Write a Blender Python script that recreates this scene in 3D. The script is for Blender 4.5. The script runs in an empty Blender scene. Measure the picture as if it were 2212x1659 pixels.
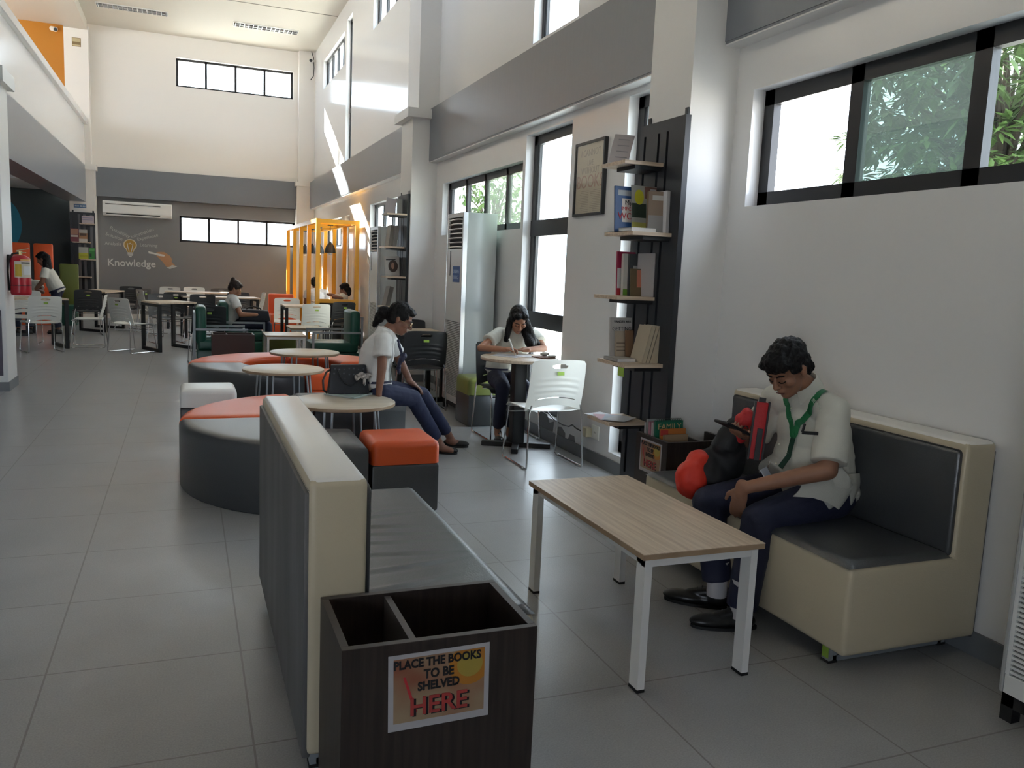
import bpy, bmesh, math, random
from mathutils import Vector, Matrix, noise
PI = math.pi
random.seed(7)
SC = bpy.context.scene
COL = SC.collection

# ---------------------------------------------------------------- camera
def set_camera():
    yaw, pitch, roll = math.radians(21.714), math.radians(7.687), math.radians(-2.478)
    f = Vector((math.sin(yaw) * math.cos(pitch), math.cos(yaw) * math.cos(pitch), -math.sin(pitch)))
    rt = Vector((math.cos(yaw), -math.sin(yaw), 0))
    dn = f.cross(rt)
    r0 = rt * math.cos(roll) + dn * math.sin(roll)
    d0 = -rt * math.sin(roll) + dn * math.cos(roll)
    cd = bpy.data.cameras.new('camera')
    cam = bpy.data.objects.new('camera', cd)
    COL.objects.link(cam)
    m = Matrix((r0, -d0, -f)).transposed().to_4x4()
    m.translation = (0, 0, 1.5)
    cam.matrix_world = m
    cd.sensor_width = 36
    cd.lens = 36 * 1782.46 / 2212
    cd.clip_start = 0.02
    SC.camera = cam
set_camera()

# ---------------------------------------------------------------- light and exposure
SC.view_settings.view_transform = 'Standard'
SC.view_settings.look = 'None'
SC.view_settings.gamma = 1.0
SC.view_settings.use_curve_mapping = False
SC.view_settings.exposure = 1.02
SC.cycles.use_denoising = True
SC.cycles.max_bounces = 14
SC.cycles.diffuse_bounces = 8
SC.cycles.glossy_bounces = 4
SC.cycles.transparent_max_bounces = 16
SC.cycles.sample_clamp_indirect = 6.0
SC.cycles.caustics_reflective = False
SC.cycles.caustics_refractive = False

world = bpy.data.worlds.new('overcast_sky')
SC.world = world
world.use_nodes = True
wb = world.node_tree.nodes['Background']
wb.inputs[0].default_value = (0.87, 0.97, 1.12, 1)
wb.inputs[1].default_value = 4.2

sun_data = bpy.data.lights.new('sun', 'SUN')
sun_data.energy = 60
sun_data.angle = math.radians(0.8)
sun_data.color = (1.0, 0.94, 0.86)
sun = bpy.data.objects.new('sun', sun_data)
COL.objects.link(sun)
sun.rotation_euler = Vector((0.3, -1.0, -0.55)).to_track_quat('-Z', 'Y').to_euler()
sun.location = (-6, 40, 20)

def portal(loc, size, direction):
    """daylight entering at a window: a Cycles portal, gives no light of its own"""
    ld = bpy.data.lights.new('window_portal', 'AREA')
    ld.shape = 'RECTANGLE'
    ld.size, ld.size_y = size
    ld.cycles.is_portal = True
    o = bpy.data.objects.new('window_portal', ld)
    COL.objects.link(o)
    o.location = loc
    o.rotation_euler = Vector(direction).to_track_quat('-Z', 'Z').to_euler()
    return o

# ---------------------------------------------------------------- materials
MATS = {}
def mat(name, col, rough=0.5, metal=0.0, spec=0.5, noise_s=0, noise_a=0.0, bump=0.0, bump_s=60.0, coat=0.0, emit=0, stretch=None):
    if name in MATS:
        return MATS[name]
    m = bpy.data.materials.new(name)
    m.use_nodes = True
    nt = m.node_tree
    b = nt.nodes['Principled BSDF']
    b.inputs['Base Color'].default_value = (*col, 1)
    b.inputs['Roughness'].default_value = rough
    b.inputs['Metallic'].default_value = metal
    b.inputs['Specular IOR Level'].default_value = spec
    if coat:
        b.inputs['Coat Weight'].default_value = coat
        b.inputs['Coat Roughness'].default_value = 0.1
    if noise_s or bump:
        tc = nt.nodes.new('ShaderNodeTexCoord')
        src = tc.outputs['Object']
        if stretch:
            mp = nt.nodes.new('ShaderNodeMapping')
            mp.inputs['Scale'].default_value = stretch
            nt.links.new(src, mp.inputs['Vector'])
            src = mp.outputs[0]
    if noise_s:
        n = nt.nodes.new('ShaderNodeTexNoise')
        n.inputs['Scale'].default_value = noise_s
        n.inputs['Detail'].default_value = 5
        nt.links.new(src, n.inputs['Vector'])
        r = nt.nodes.new('ShaderNodeValToRGB')
        a = noise_a
        r.color_ramp.elements[0].position = 0.3
        r.color_ramp.elements[1].position = 0.7
        r.color_ramp.elements[0].color = (*[max(0, c * (1 - a)) for c in col], 1)
        r.color_ramp.elements[1].color = (*[min(1, c * (1 + a)) for c in col], 1)
        nt.links.new(n.outputs['Fac'], r.inputs['Fac'])
        nt.links.new(r.outputs['Color'], b.inputs['Base Color'])
    if bump:
        n2 = nt.nodes.new('ShaderNodeTexNoise')
        n2.inputs['Scale'].default_value = bump_s
        n2.inputs['Detail'].default_value = 3
        nt.links.new(src, n2.inputs['Vector'])
        bp = nt.nodes.new('ShaderNodeBump')
        bp.inputs['Strength'].default_value = bump
        bp.inputs['Distance'].default_value = 0.01
        nt.links.new(n2.outputs['Fac'], bp.inputs['Height'])
        nt.links.new(bp.outputs['Normal'], b.inputs['Normal'])
    MATS[name] = m
    return m

def floor_mat():
    m = bpy.data.materials.new('vinyl_floor_tiles')
    m.use_nodes = True
    nt = m.node_tree
    b = nt.nodes['Principled BSDF']
    tc = nt.nodes.new('ShaderNodeTexCoord')
    sp = nt.nodes.new('ShaderNodeSeparateXYZ')
    nt.links.new(tc.outputs['Object'], sp.inputs[0])
    def M(op, a, bb=None, c=None):
        n = nt.nodes.new('ShaderNodeMath'); n.operation = op
        for i, v in enumerate((a, bb, c)):
            if v is None: continue
            if isinstance(v, (int, float)): n.inputs[i].default_value = v
            else: nt.links.new(v, n.inputs[i])
        return n.outputs[0]
    def line(out, off, per, w):
        t = M('ADD', out, -off)
        t = M('DIVIDE', t, per)
        fr = M('FRACT', t)
        d = M('ABSOLUTE', M('SUBTRACT', fr, 0.5))
        return M('GREATER_THAN', d, 0.5 - w / per)
    lx = line(sp.outputs[0], 0.185, 0.6655, 0.0035)
    ly = line(sp.outputs[1], 3.187, 0.672, 0.0035)
    g = M('MAXIMUM', lx, ly)
    n = nt.nodes.new('ShaderNodeTexNoise'); n.inputs['Scale'].default_value = 2.2; n.inputs['Detail'].default_value = 6
    nt.links.new(tc.outputs['Object'], n.inputs['Vector'])
    n2 = nt.nodes.new('ShaderNodeTexNoise'); n2.inputs['Scale'].default_value = 170; n2.inputs['Detail'].default_value = 2
    nt.links.new(tc.outputs['Object'], n2.inputs['Vector'])
    s = M('ADD', M('MULTIPLY', n.outputs['Fac'], 0.45), M('MULTIPLY', n2.outputs['Fac'], 0.55))
    r = nt.nodes.new('ShaderNodeValToRGB')
    r.color_ramp.elements[0].position = 0.33; r.color_ramp.elements[1].position = 0.67
    r.color_ramp.elements[0].color = (0.275, 0.28, 0.287, 1); r.color_ramp.elements[1].color = (0.40, 0.405, 0.412, 1)
    nt.links.new(s, r.inputs['Fac'])
    mx = nt.nodes.new('ShaderNodeMix'); mx.data_type = 'RGBA'
    nt.links.new(g, mx.inputs[0]); nt.links.new(r.outputs[0], mx.inputs[6])
    mx.inputs[7].default_value = (0.215, 0.21, 0.205, 1)
    nt.links.new(mx.outputs[2], b.inputs['Base Color'])
    rr = nt.nodes.new('ShaderNodeMapRange'); rr.inputs[3].default_value = 0.24; rr.inputs[4].default_value = 0.38
    nt.links.new(n.outputs['Fac'], rr.inputs[0]); nt.links.new(rr.outputs[0], b.inputs['Roughness'])
    return m

def glass_mat(name, tint, gloss=0.08, haze=0.0):
    m = bpy.data.materials.new(name); m.use_nodes = True
    nt = m.node_tree; nt.nodes.remove(nt.nodes['Principled BSDF'])
    out = nt.nodes['Material Output']
    t = nt.nodes.new('ShaderNodeBsdfTransparent'); t.inputs[0].default_value = (*tint, 1)
    g = nt.nodes.new('ShaderNodeBsdfGlossy'); g.inputs['Roughness'].default_value = 0.02
    mx = nt.nodes.new('ShaderNodeMixShader'); mx.inputs[0].default_value = gloss
    nt.links.new(t.outputs[0], mx.inputs[1]); nt.links.new(g.outputs[0], mx.inputs[2])
    last = mx
    if haze:
        d = nt.nodes.new('ShaderNodeBsdfTranslucent'); d.inputs[0].default_value = (0.8, 0.85, 0.82, 1)
        m2 = nt.nodes.new('ShaderNodeMixShader'); m2.inputs[0].default_value = haze
        nt.links.new(mx.outputs[0], m2.inputs[1]); nt.links.new(d.outputs[0], m2.inputs[2]); last = m2
    nt.links.new(last.outputs[0], out.inputs[0])
    MATS[name] = m
    return m

def wood_mat(name, c0, c1, axis_scale, rough=0.42):
    m = bpy.data.materials.new(name); m.use_nodes = True
    nt = m.node_tree; b = nt.nodes['Principled BSDF']; b.inputs['Roughness'].default_value = rough
    tc = nt.nodes.new('ShaderNodeTexCoord'); mp = nt.nodes.new('ShaderNodeMapping'); mp.inputs['Scale'].default_value = axis_scale
    nt.links.new(tc.outputs['Object'], mp.inputs[0])
    n = nt.nodes.new('ShaderNodeTexNoise'); n.inputs['Scale'].default_value = 1.0; n.inputs['Detail'].default_value = 8; n.inputs['Distortion'].default_value = 0.3
    nt.links.new(mp.outputs[0], n.inputs['Vector'])
    r = nt.nodes.new('ShaderNodeValToRGB'); r.color_ramp.elements[0].position = 0.35; r.color_ramp.elements[1].position = 0.62
    r.color_ramp.elements[0].color = (*c0, 1); r.color_ramp.elements[1].color = (*c1, 1)
    nt.links.new(n.outputs['Fac'], r.inputs[0]); nt.links.new(r.outputs[0], b.inputs['Base Color'])
    MATS[name] = m
    return m

WALL = mat('white_wall_paint', (0.73, 0.73, 0.725), 0.42, bump=0.08, bump_s=25, stretch=(1, 1, 0.15))
WALLF = mat('white_gloss_wall_paint', (0.74, 0.74, 0.74), 0.14, bump=0.03, bump_s=22, stretch=(1, 1, 0.1))
CREAM = mat('cream_wall_paint', (0.79, 0.765, 0.73), 0.5)
CEIL = mat('cream_ceiling_paint', (0.62, 0.585, 0.52), 0.6)
BEAM = mat('grey_beam_paint', (0.178, 0.195, 0.225), 0.30, bump=0.08, bump_s=25, stretch=(1, 1, 0.15))
DGREY = mat('dark_grey_wall_paint', (0.20, 0.20, 0.205), 0.5)
TEAL = mat('dark_teal_wall_paint', (0.035, 0.050, 0.055), 0.55)
ORANGEW = mat('orange_wall_paint', (0.48, 0.19, 0.012), 0.5)
BASEB = mat('grey_baseboard', (0.16, 0.17, 0.18), 0.4)
FRAME = mat('black_window_aluminium', (0.012, 0.012, 0.014), 0.4)
FLOOR = floor_mat()
GLASS = glass_mat('clear_glass', (0.93, 0.96, 0.95))
GREEN_GLASS = glass_mat('green_tinted_glass', (0.36, 0.43, 0.40), haze=0.035)
PALE_GLASS = glass_mat('pale_green_glass', (0.62, 0.68, 0.60), haze=0.05)
OAK_Y = wood_mat('light_oak_laminate', (0.48, 0.365, 0.265), (0.64, 0.52, 0.39), (60, 2.5, 60))
OAK_X = wood_mat('light_oak_laminate_crosswise', (0.48, 0.365, 0.265), (0.64, 0.52, 0.39), (2.5, 60, 60))
OAK_E = wood_mat('oak_edge', (0.30, 0.20, 0.12), (0.38, 0.27, 0.17), (8, 8, 8))
PALEOAK = wood_mat('pale_laminate', (0.52, 0.45, 0.35), (0.60, 0.52, 0.42), (2, 30, 30), 0.32)
WENGE = wood_mat('dark_wenge_board', (0.018, 0.012, 0.010), (0.034, 0.023, 0.019), (60, 60, 3), 0.45)
WENGE_E = mat('worn_wenge_edge', (0.075, 0.062, 0.055), 0.5)
REDWENGE = mat('dark_brown_board', (0.04, 0.017, 0.013), 0.45)
CREAML = mat('cream_leather', (0.53, 0.465, 0.335), 0.34, bump=0.08, bump_s=140)
WHITEL = mat('white_leather', (0.80, 0.79, 0.76), 0.30, bump=0.06, bump_s=140)
GREYL = mat('dark_grey_leather', (0.044, 0.047, 0.051), 0.34, spec=1.0, bump=0.10, bump_s=150)
BACKL = mat('charcoal_back_fabric', (0.115, 0.113, 0.112), 0.55, noise_s=6, noise_a=0.25, bump=0.1, bump_s=200, stretch=(1, 1, 0.2))
ORANGEL = mat('orange_leather', (0.74, 0.105, 0.024), 0.36, bump=0.08, bump_s=150)
LIMEL = mat('lime_green_leather', (0.20, 0.235, 0.06), 0.34, bump=0.08, bump_s=150)
OLIVEL = mat('olive_green_leather', (0.14, 0.17, 0.035), 0.4)
DGREENL = mat('bottle_green_leather', (0.010, 0.075, 0.050), 0.36, bump=0.08, bump_s=150)
WPLAST = mat('white_plastic', (0.78, 0.78, 0.74), 0.38)
GPLAST = mat('grey_black_plastic', (0.028, 0.029, 0.031), 0.4)
BPLAST = mat('black_plastic', (0.012, 0.012, 0.013), 0.38)
CHROME = mat('chrome', (0.62, 0.62, 0.62), 0.18, metal=1.0)
BMETAL = mat('black_powder_coated_steel', (0.011, 0.011, 0.012), 0.45)
PANELM = mat('charcoal_steel_panel', (0.022, 0.025, 0.031), 0.42)
WMETAL = mat('white_powder_coated_steel', (0.74, 0.74, 0.73), 0.4)
SMETAL = mat('grey_painted_steel', (0.33, 0.36, 0.38), 0.38, metal=0.35)
YMETAL = mat('yellow_painted_steel', (0.70, 0.32, 0.012), 0.38)
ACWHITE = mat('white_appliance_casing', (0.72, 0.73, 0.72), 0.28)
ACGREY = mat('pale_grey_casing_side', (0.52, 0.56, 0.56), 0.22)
DARK = mat('dark_recess', (0.006, 0.006, 0.006), 0.7)
RUBBER = mat('black_rubber', (0.01, 0.01, 0.01), 0.6)
PAPER = mat('white_paper', (0.72, 0.71, 0.72), 0.6)
PAGES = mat('book_pages', (0.66, 0.63, 0.60), 0.7, noise_s=40, noise_a=0.1, stretch=(40, 1, 0.2))
OLDPAGES = mat('yellowed_book_pages', (0.56, 0.48, 0.34), 0.7, noise_s=30, noise_a=0.15, stretch=(40, 40, 0.4))
STICKER = mat('green_inventory_sticker', (0.30, 0.48, 0.06), 0.5)
INK = mat('black_ink', (0.01, 0.01, 0.012), 0.6)
REDINK = mat('red_ink', (0.50, 0.03, 0.04), 0.6)
CHALK = mat('white_chalk_paint', (0.62, 0.62, 0.60), 0.8)
BLUE = mat('blue_print', (0.02, 0.08, 0.28), 0.5)

# ---------------------------------------------------------------- mesh helpers
def sub_bm(dst, src):
    me = bpy.data.meshes.new('tmp'); src.to_mesh(me); dst.from_mesh(me); bpy.data.meshes.remove(me); src.free()

class MB:
    """collects shapes and links them as one mesh object; origin = the thing's base"""
    def __init__(s, origin=(0, 0, 0)):
        s.bm = bmesh.new(); s.o = Vector(origin)
    def box(s, x0, x1, y0, y1, z0, z1, bev=0, seg=2):
        b = bmesh.new()
        bmesh.ops.create_cube(b, size=1)
        for v in b.verts:
            v.co = Vector(((x0 + x1) / 2 + v.co.x * (x1 - x0), (y0 + y1) / 2 + v.co.y * (y1 - y0), (z0 + z1) / 2 + v.co.z * (z1 - z0)))
        if bev:
            bmesh.ops.bevel(b, geom=b.edges[:], offset=bev, segments=seg, profile=0.5, affect='EDGES')
        sub_bm(s.bm, b); return s
    def obox(s, c, sx, sy, sz, rz=0, rx=0, ry=0, bev=0, seg=2):
        b = bmesh.new(); bmesh.ops.create_cube(b, size=1)
        for v in b.verts: v.co = Vector((v.co.x * sx, v.co.y * sy, v.co.z * sz))
        if bev: bmesh.ops.bevel(b, geom=b.edges[:], offset=bev, segments=seg, profile=0.5, affect='EDGES')
        m = Matrix.Translation(Vector(c)) @ Matrix.Rotation(rz, 4, 'Z') @ Matrix.Rotation(ry, 4, 'Y') @ Matrix.Rotation(rx, 4, 'X')
        bmesh.ops.transform(b, matrix=m, verts=b.verts); sub_bm(s.bm, b); return s
    def bar(s, p0, p1, w, h=None, up=(0, 0, 1), bev=0):
        p0, p1 = Vector(p0), Vector(p1); h = h or w
        d = p1 - p0; L = d.length; d.normalize()
        u = Vector(up)
        if abs(d.dot(u)) > 0.98: u = Vector((0, 1, 0))
        sd = d.cross(u).normalized(); u = sd.cross(d).normalized()
        b = bmesh.new(); bmesh.ops.create_cube(b, size=1)
        for v in b.verts: v.co = Vector((v.co.x * w, v.co.y * L, v.co.z * h))
        if bev: bmesh.ops.bevel(b, geom=b.edges[:], offset=bev, segments=2, profile=0.5, affect='EDGES')
        m = Matrix((sd, d, u)).transposed().to_4x4(); m.translation = (p0 + p1) / 2
        bmesh.ops.transform(b, matrix=m, verts=b.verts); sub_bm(s.bm, b); return s
    def tube(s, pts, r, n=8, closed=False, r1=None, caps=True):
        pts = [Vector(p) for p in pts]; rings = []; bm = s.bm; N = len(pts)
        prev = None
        for i, p in enumerate(pts):
            a = pts[i - 1] if (i > 0 or closed) else pts[i]
            c = pts[(i + 1) % N] if (i < N - 1 or closed) else pts[i]
            t = (c - a).normalized()
            if prev is None:
                u = Vector((0, 0, 1)) if abs(t.z) < 0.9 else Vector((0, 1, 0))
            else: u = prev
            sd = t.cross(u)
            if sd.length < 1e-5: sd = t.orthogonal()
            sd.normalize(); u = sd.cross(t).normalized(); prev = u
            rr = r if r1 is None else r + (r1 - r) * i / max(1, N - 1)
            rings.append([bm.verts.new(p + (sd * math.cos(2 * PI * k / n) + u * math.sin(2 * PI * k / n)) * rr) for k in range(n)])
        for i in range(N if closed else N - 1):
            A, B = rings[i], rings[(i + 1) % N]
            for k in range(n): bm.faces.new((A[k], A[(k + 1) % n], B[(k + 1) % n], B[k]))
        if not closed and caps:
            bm.faces.new(rings[0][::-1]); bm.faces.new(rings[-1])
        return s
    def cyl(s, p0, p1, r, n=16, r1=None):
        return s.tube([p0, p1], r, n, r1=r1)
    def lathe(s, prof, c=(0, 0, 0), n=24, caps=True):
        c = Vector(c); bm = s.bm
        rings = [[bm.verts.new(c + Vector((r * math.cos(2 * PI * k / n), r * math.sin(2 * PI * k / n), z))) for k in range(n)] for r, z in prof]
        for A, B in zip(rings, rings[1:]):
            for k in range(n): bm.faces.new((A[k], A[(k + 1) % n], B[(k + 1) % n], B[k]))
        if caps:
            bm.faces.new(rings[0][::-1]); bm.faces.new(rings[-1])
        return s
    def prism(s, poly, axis, a, b, bev=0):
        """poly: 2-D outline, extruded along axis 'x','y' or 'z' from a to b"""
        t = bmesh.new()
        def P(u, v, w): return {'x': (w, u, v), 'y': (u, w, v), 'z': (u, v, w)}[axis]
        A = [t.verts.new(P(u, v, a)) for u, v in poly]; B = [t.verts.new(P(u, v, b)) for u, v in poly]; n = len(poly)
        t.faces.new(A); t.faces.new(B[::-1])
        for k in range(n): t.faces.new((A[k], B[k], B[(k + 1) % n], A[(k + 1) % n]))
        bmesh.ops.recalc_face_normals(t, faces=t.faces[:])
        if bev: bmesh.ops.bevel(t, geom=t.edges[:], offset=bev, segments=2, profile=0.5, affect='EDGES')
        sub_bm(s.bm, t); return s
    def ell(s, c, rx, ry, rz, rot=None, sub=3):
        b = bmesh.new(); bmesh.ops.create_icosphere(b, subdivisions=sub, radius=1)
        for v in b.verts: v.co = Vector((v.co.x * rx, v.co.y * ry, v.co.z * rz))
        m = Matrix.Translation(Vector(c)) @ (rot.to_4x4() if rot else Matrix.Identity(4))
        bmesh.ops.transform(b, matrix=m, verts=b.verts); sub_bm(s.bm, b); return s
    def quad(s, a, b, c, d):
        s.bm.faces.new([s.bm.verts.new(Vector(p)) for p in (a, b, c, d)]); return s
    def poly(s, pts):
        s.bm.faces.new([s.bm.verts.new(Vector(p)) for p in pts]); return s
    def build(s, name, m, parent=None, smooth=False, sub=0, auto=True):
        bm = s.bm
        bmesh.ops.recalc_face_normals(bm, faces=bm.faces[:])
        bmesh.ops.translate(bm, verts=bm.verts, vec=-s.o)
        me = bpy.data.meshes.new(name); bm.to_mesh(me); bm.free()
        return link(name, me, m, s.o if parent is None else (0, 0, 0), parent, smooth, sub, auto)

def link(name, me, m, loc, parent=None, smooth=False, sub=0, auto=True):
    for mm in (m if isinstance(m, (list, tuple)) else [m]): me.materials.append(mm)
    o = bpy.data.objects.new(name, me); COL.objects.link(o)
    o.location = loc
    if parent: o.parent = parent
    if smooth:
        if auto: me.shade_smooth(); me.set_sharp_from_angle(angle=math.radians(38))
        else: me.shade_smooth()
    if sub:
        md = o.modifiers.new('sub', 'SUBSURF'); md.levels = md.render_levels = sub
    return o

def thing(name, label, cat, loc=(0, 0, 0), rz=0, group=None):
    o = bpy.data.objects.new(name, None); COL.objects.link(o)
    o.empty_display_size = 0.1
    o.location = loc; o.rotation_euler = (0, 0, rz)
    return tag(o, label, cat, group)
def tag(o, label, cat, group=None):
    o['label'] = label; o['category'] = cat
    if group: o['group'] = group
    return o
def struct(o): o['kind'] = 'structure'; return o
def dup(root, loc, rz, label, group=None):
    r = root.copy(); COL.objects.link(r); r.location = loc; r.rotation_euler = (0, 0, rz); r['label'] = label
    if group: r['group'] = group
    for ch in list(root.children):
        c = ch.copy(); COL.objects.link(c); c.parent = r
        for g in list(ch.children):
            d = g.copy(); COL.objects.link(d); d.parent = c
    return r

def text_part(name, body, size, m, parent, loc, rot, ext=0.0006, align='CENTER', xs=1.0, bold=0.0):
    """raised lettering as a mesh part; rot = Euler in the parent's space"""
    cu = bpy.data.curves.new(name, 'FONT'); cu.body = body; cu.size = size; cu.extrude = ext; cu.align_x = align; cu.align_y = 'CENTER'
    cu.offset = bold; cu.resolution_u = 3
    tmp = bpy.data.objects.new('tmp', cu); COL.objects.link(tmp)
    bpy.context.view_layer.update()
    me = bpy.data.meshes.new_from_object(tmp.evaluated_get(bpy.context.evaluated_depsgraph_get()))
    bpy.data.objects.remove(tmp); bpy.data.curves.remove(cu)
    for v in me.vertices: v.co.x *= xs
    me.name = name; me.materials.clear()
    o = link(name, me, m, loc, parent)
    o.rotation_euler = rot
    return o
# rotations that lay text on a vertical face: facing -Y, -X, +X
FACE_NY = (PI / 2, 0, 0)
FACE_NX = (PI / 2, 0, -PI / 2)
FACE_PX = (PI / 2, 0, PI / 2)
# ---------------------------------------------------------------- room shell
XW = 3.05
def wall_cells(mb, axis, t0, t1, u0, u1, z0, z1, holes):
    us = sorted({u0, u1, *[h[0] for h in holes], *[h[1] for h in holes]}); zs = sorted({z0, z1, *[h[2] for h in holes], *[h[3] for h in holes]})
    us = [u for u in us if u0 <= u <= u1]; zs = [z for z in zs if z0 <= z <= z1]
    for a, b in zip(us, us[1:]):
        run = None
        for c, d in zip(zs, zs[1:]):
            um, zm = (a + b) / 2, (c + d) / 2
            if any(h[0] < um < h[1] and h[2] < zm < h[3] for h in holes):
                if run: emit(mb, axis, t0, t1, a, b, *run); run = None
            else: run = (run[0], d) if run else (c, d)
        if run: emit(mb, axis, t0, t1, a, b, *run)
def emit(mb, axis, t0, t1, a, b, c, d):
    if axis == 'x': mb.box(t0, t1, a, b, c, d)
    else: mb.box(a, b, t0, t1, c, d)

HR = [  # openings in the right wall: y0, y1, z0, z1
    (1.30, 4.10, 1.94, 2.60),     # 1 large sliding window by the sofa
    (7.62, 10.32, 1.93, 2.58),    # 2 four-light window behind the aircon
    (6.53, 7.55, 0.21, 2.80),     # 3 tall window
    (4.74, 5.57, 0.15, 2.82),     # 4 tall window behind the shelf
    (6.53, 7.50, 3.63, 5.60),     # 5 upper window
    (17.64, 20.45, 5.56, 6.20),   # 6 upper far
    (16.78, 17.42, 3.60, 6.35),   # 7 upper tall
    (12.30, 14.85, 5.54, 6.20),   # 8 upper
    (17.70, 20.00, 1.89, 2.50),   # 9 lower far
    (16.80, 17.32, 0.45, 2.50),   # 10 lower tall far
    (12.10, 14.80, 1.93, 2.58),   # 11 lower behind the far shelf
]
mb = MB(); wall_cells(mb, 'x', XW, XW + 0.2, -5, 22.3, 0, 6.7, HR); struct(mb.build('wall_right', WALLF))
HB = [(-0.17, 2.54, 5.55, 6.215), (-0.13, 2.62, 1.90, 2.53)]
mb = MB(); wall_cells(mb, 'y', 22.0, 22.2, -2.1, XW + 0.2, 2.86, 6.7, [HB[0]])
struct(mb.build('wall_back', CREAM))
mb = MB(); wall_cells(mb, 'y', 22.1, 22.3, -9, XW + 0.2, 0, 2.88, [HB[1]])
struct(mb.build('wall_back_lower', [DGREY]))
mb = MB(); mb.box(-9, -2.3, 22.05, 22.1, 0, 2.95); struct(mb.build('wall_back_left', TEAL))
mb = MB(); mb.box(-9, -2.45, 22.0, 22.2, 3.3, 6.7); struct(mb.build('wall_back_upper_left', ORANGEW))
HL = [(-1, 4.5, 4.3, 6.1), (6, 10, 4.3, 6.1), (11, 15.5, 4.3, 6.1), (16.5, 21, 4.3, 6.1)]  # unseen upper openings, added to let fill light into the room
mb = MB(); wall_cells(mb, 'x', -9.2, -9, -5, 22.3, 0, 6.7, HL); struct(mb.build('wall_left', WALL))
HF = [(-7, -3.5, 0.3, 2.4)]  # unseen opening behind the camera, added for fill light
mb = MB(); wall_cells(mb, 'y', -5.2, -5, -9.2, XW + 0.2, 0, 6.7, HF); struct(mb.build('wall_front', WALL))
mb = MB(); mb.box(-9.2, XW + 0.2, -5.2, 22.3, -0.12, 0); struct(mb.build('floor', FLOOR))
mb = MB(); mb.box(-9.2, XW + 0.2, -5.2, 22.3, 6.7, 6.85)
mb.box(-9.0, -2.45, -5, 22.0, 6.60, 6.70)
struct(mb.build('ceiling', CEIL))
mb = MB(); mb.box(-2.49, -2.02, -5, 21.7, 6.5, 6.7); struct(mb.build('trim_1', CEIL))
mb = MB(); mb.box(-2.0, XW, 18.48, 18.50, 6.694, 6.70); struct(mb.build('trim_2', mat('ceiling_joint', (0.25, 0.23, 0.2), 0.8)))
# grey beams along the right wall
for i, (a, b) in enumerate(((-5, 4.26), (4.73, 10.62), (11.2, 21.8))):
    mb = MB(); mb.box(2.94, XW, a, b, 2.885, 3.53); mb.box(2.945, XW, a, b, 2.87, 2.885)
    struct(mb.build('trim_%d' % (i + 3), [BEAM]))
    mb = MB(); mb.box(2.945, XW, a, b, 2.862, 2.872); struct(mb.build('trim_%d' % (i + 6), [WALL]))
# piers on the right wall
for i, (a, b, x, xc) in enumerate(((4.26, 4.73, 2.735, 2.66), (10.62, 11.2, 2.715, 2.63))):
    mb = MB(); mb.box(x, XW, a, b, 0, 3.40)
    mb.box(xc, XW, a - .085, b + .085, 3.40, 3.515)
    mb.box(2.785, XW, a, b, 3.515, 6.7)
    struct(mb.build('wall_right_pier_%d' % (i + 1), WALL))
    mb = MB(); mb.box(x - .012, XW, a - .012, b + .012, 0, .1); struct(mb.build('baseboard_right_pier_%d' % (i + 1), BASEB))
# back beam, columns at the far corners
mb = MB(); mb.box(-1.93, 2.67, 21.93, 22.1, 2.86, 3.53); struct(mb.build('trim_9', [BEAM]))
mb = MB(); mb.box(2.62, XW, 21.75, 22.1, 0, 3.42); mb.box(2.58, XW, 21.70, 22.1, 3.42, 3.53); mb.box(2.66, XW, 21.8, 22.1, 3.53, 6.7)
struct(mb.build('wall_back_column_right', CREAM))
mb = MB(); mb.box(-2.46, -1.93, 21.65, 22.1, 0, 3.42); mb.box(-2.14, -1.89, 21.6, 22.1, 3.42, 3.54); mb.box(-2.49, -2.0, 21.7, 22.1, 3.42, 6.6)
struct(mb.build('wall_back_column_left', CREAM))
# mezzanine: beam, parapet, slab
mb = MB(); mb.box(-2.55, -2.12, -5, 21.72, 2.69, 3.515); struct(mb.build('trim_10', [BEAM]))
mb = MB(); mb.box(-2.42, -2.125, -5, 21.72, 3.515, 4.43); mb.box(-2.47, -2.05, -5, 21.72, 4.43, 4.56, bev=.01)
struct(mb.build('wall_mezzanine_parapet', WALLF))
mb = MB(); mb.box(-9, -2.55, -5, 22.05, 2.93, 3.5)
for yb in (4, 10.2, 16): mb.box(-9, -2.55, yb, yb + .35, 2.69, 2.93)
struct(mb.build('ceiling_under_mezzanine', WALL))
# pillar at the left edge of the view
mb = MB(); mb.box(-2.42, -1.787, 10.16, 10.67, 0, 3.22); mb.box(-2.47, -1.72, 10.09, 10.74, 3.22, 3.37); mb.box(-2.45, -2.07, 10.16, 10.67, 3.37, 6.55)
struct(mb.build('wall_left_pillar', WALL))
mb = MB(); mb.box(-2.432, -1.775, 10.148, 10.682, 0, .1); struct(mb.build('baseboard_left_pillar', BASEB))
# baseboards
mb = MB()
for a, b in ((-5, 4.25), (4.74, 10.6), (11.2, 21.7)): mb.box(3.034, XW, a, b, 0, .1)
struct(mb.build('baseboard_right', BASEB))
mb = MB(); mb.box(-9, 2.6, 22.03, 22.1, 0, .1); struct(mb.build('baseboard_back', mat('pale_baseboard', (.55, .54, .52), .4)))

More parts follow.
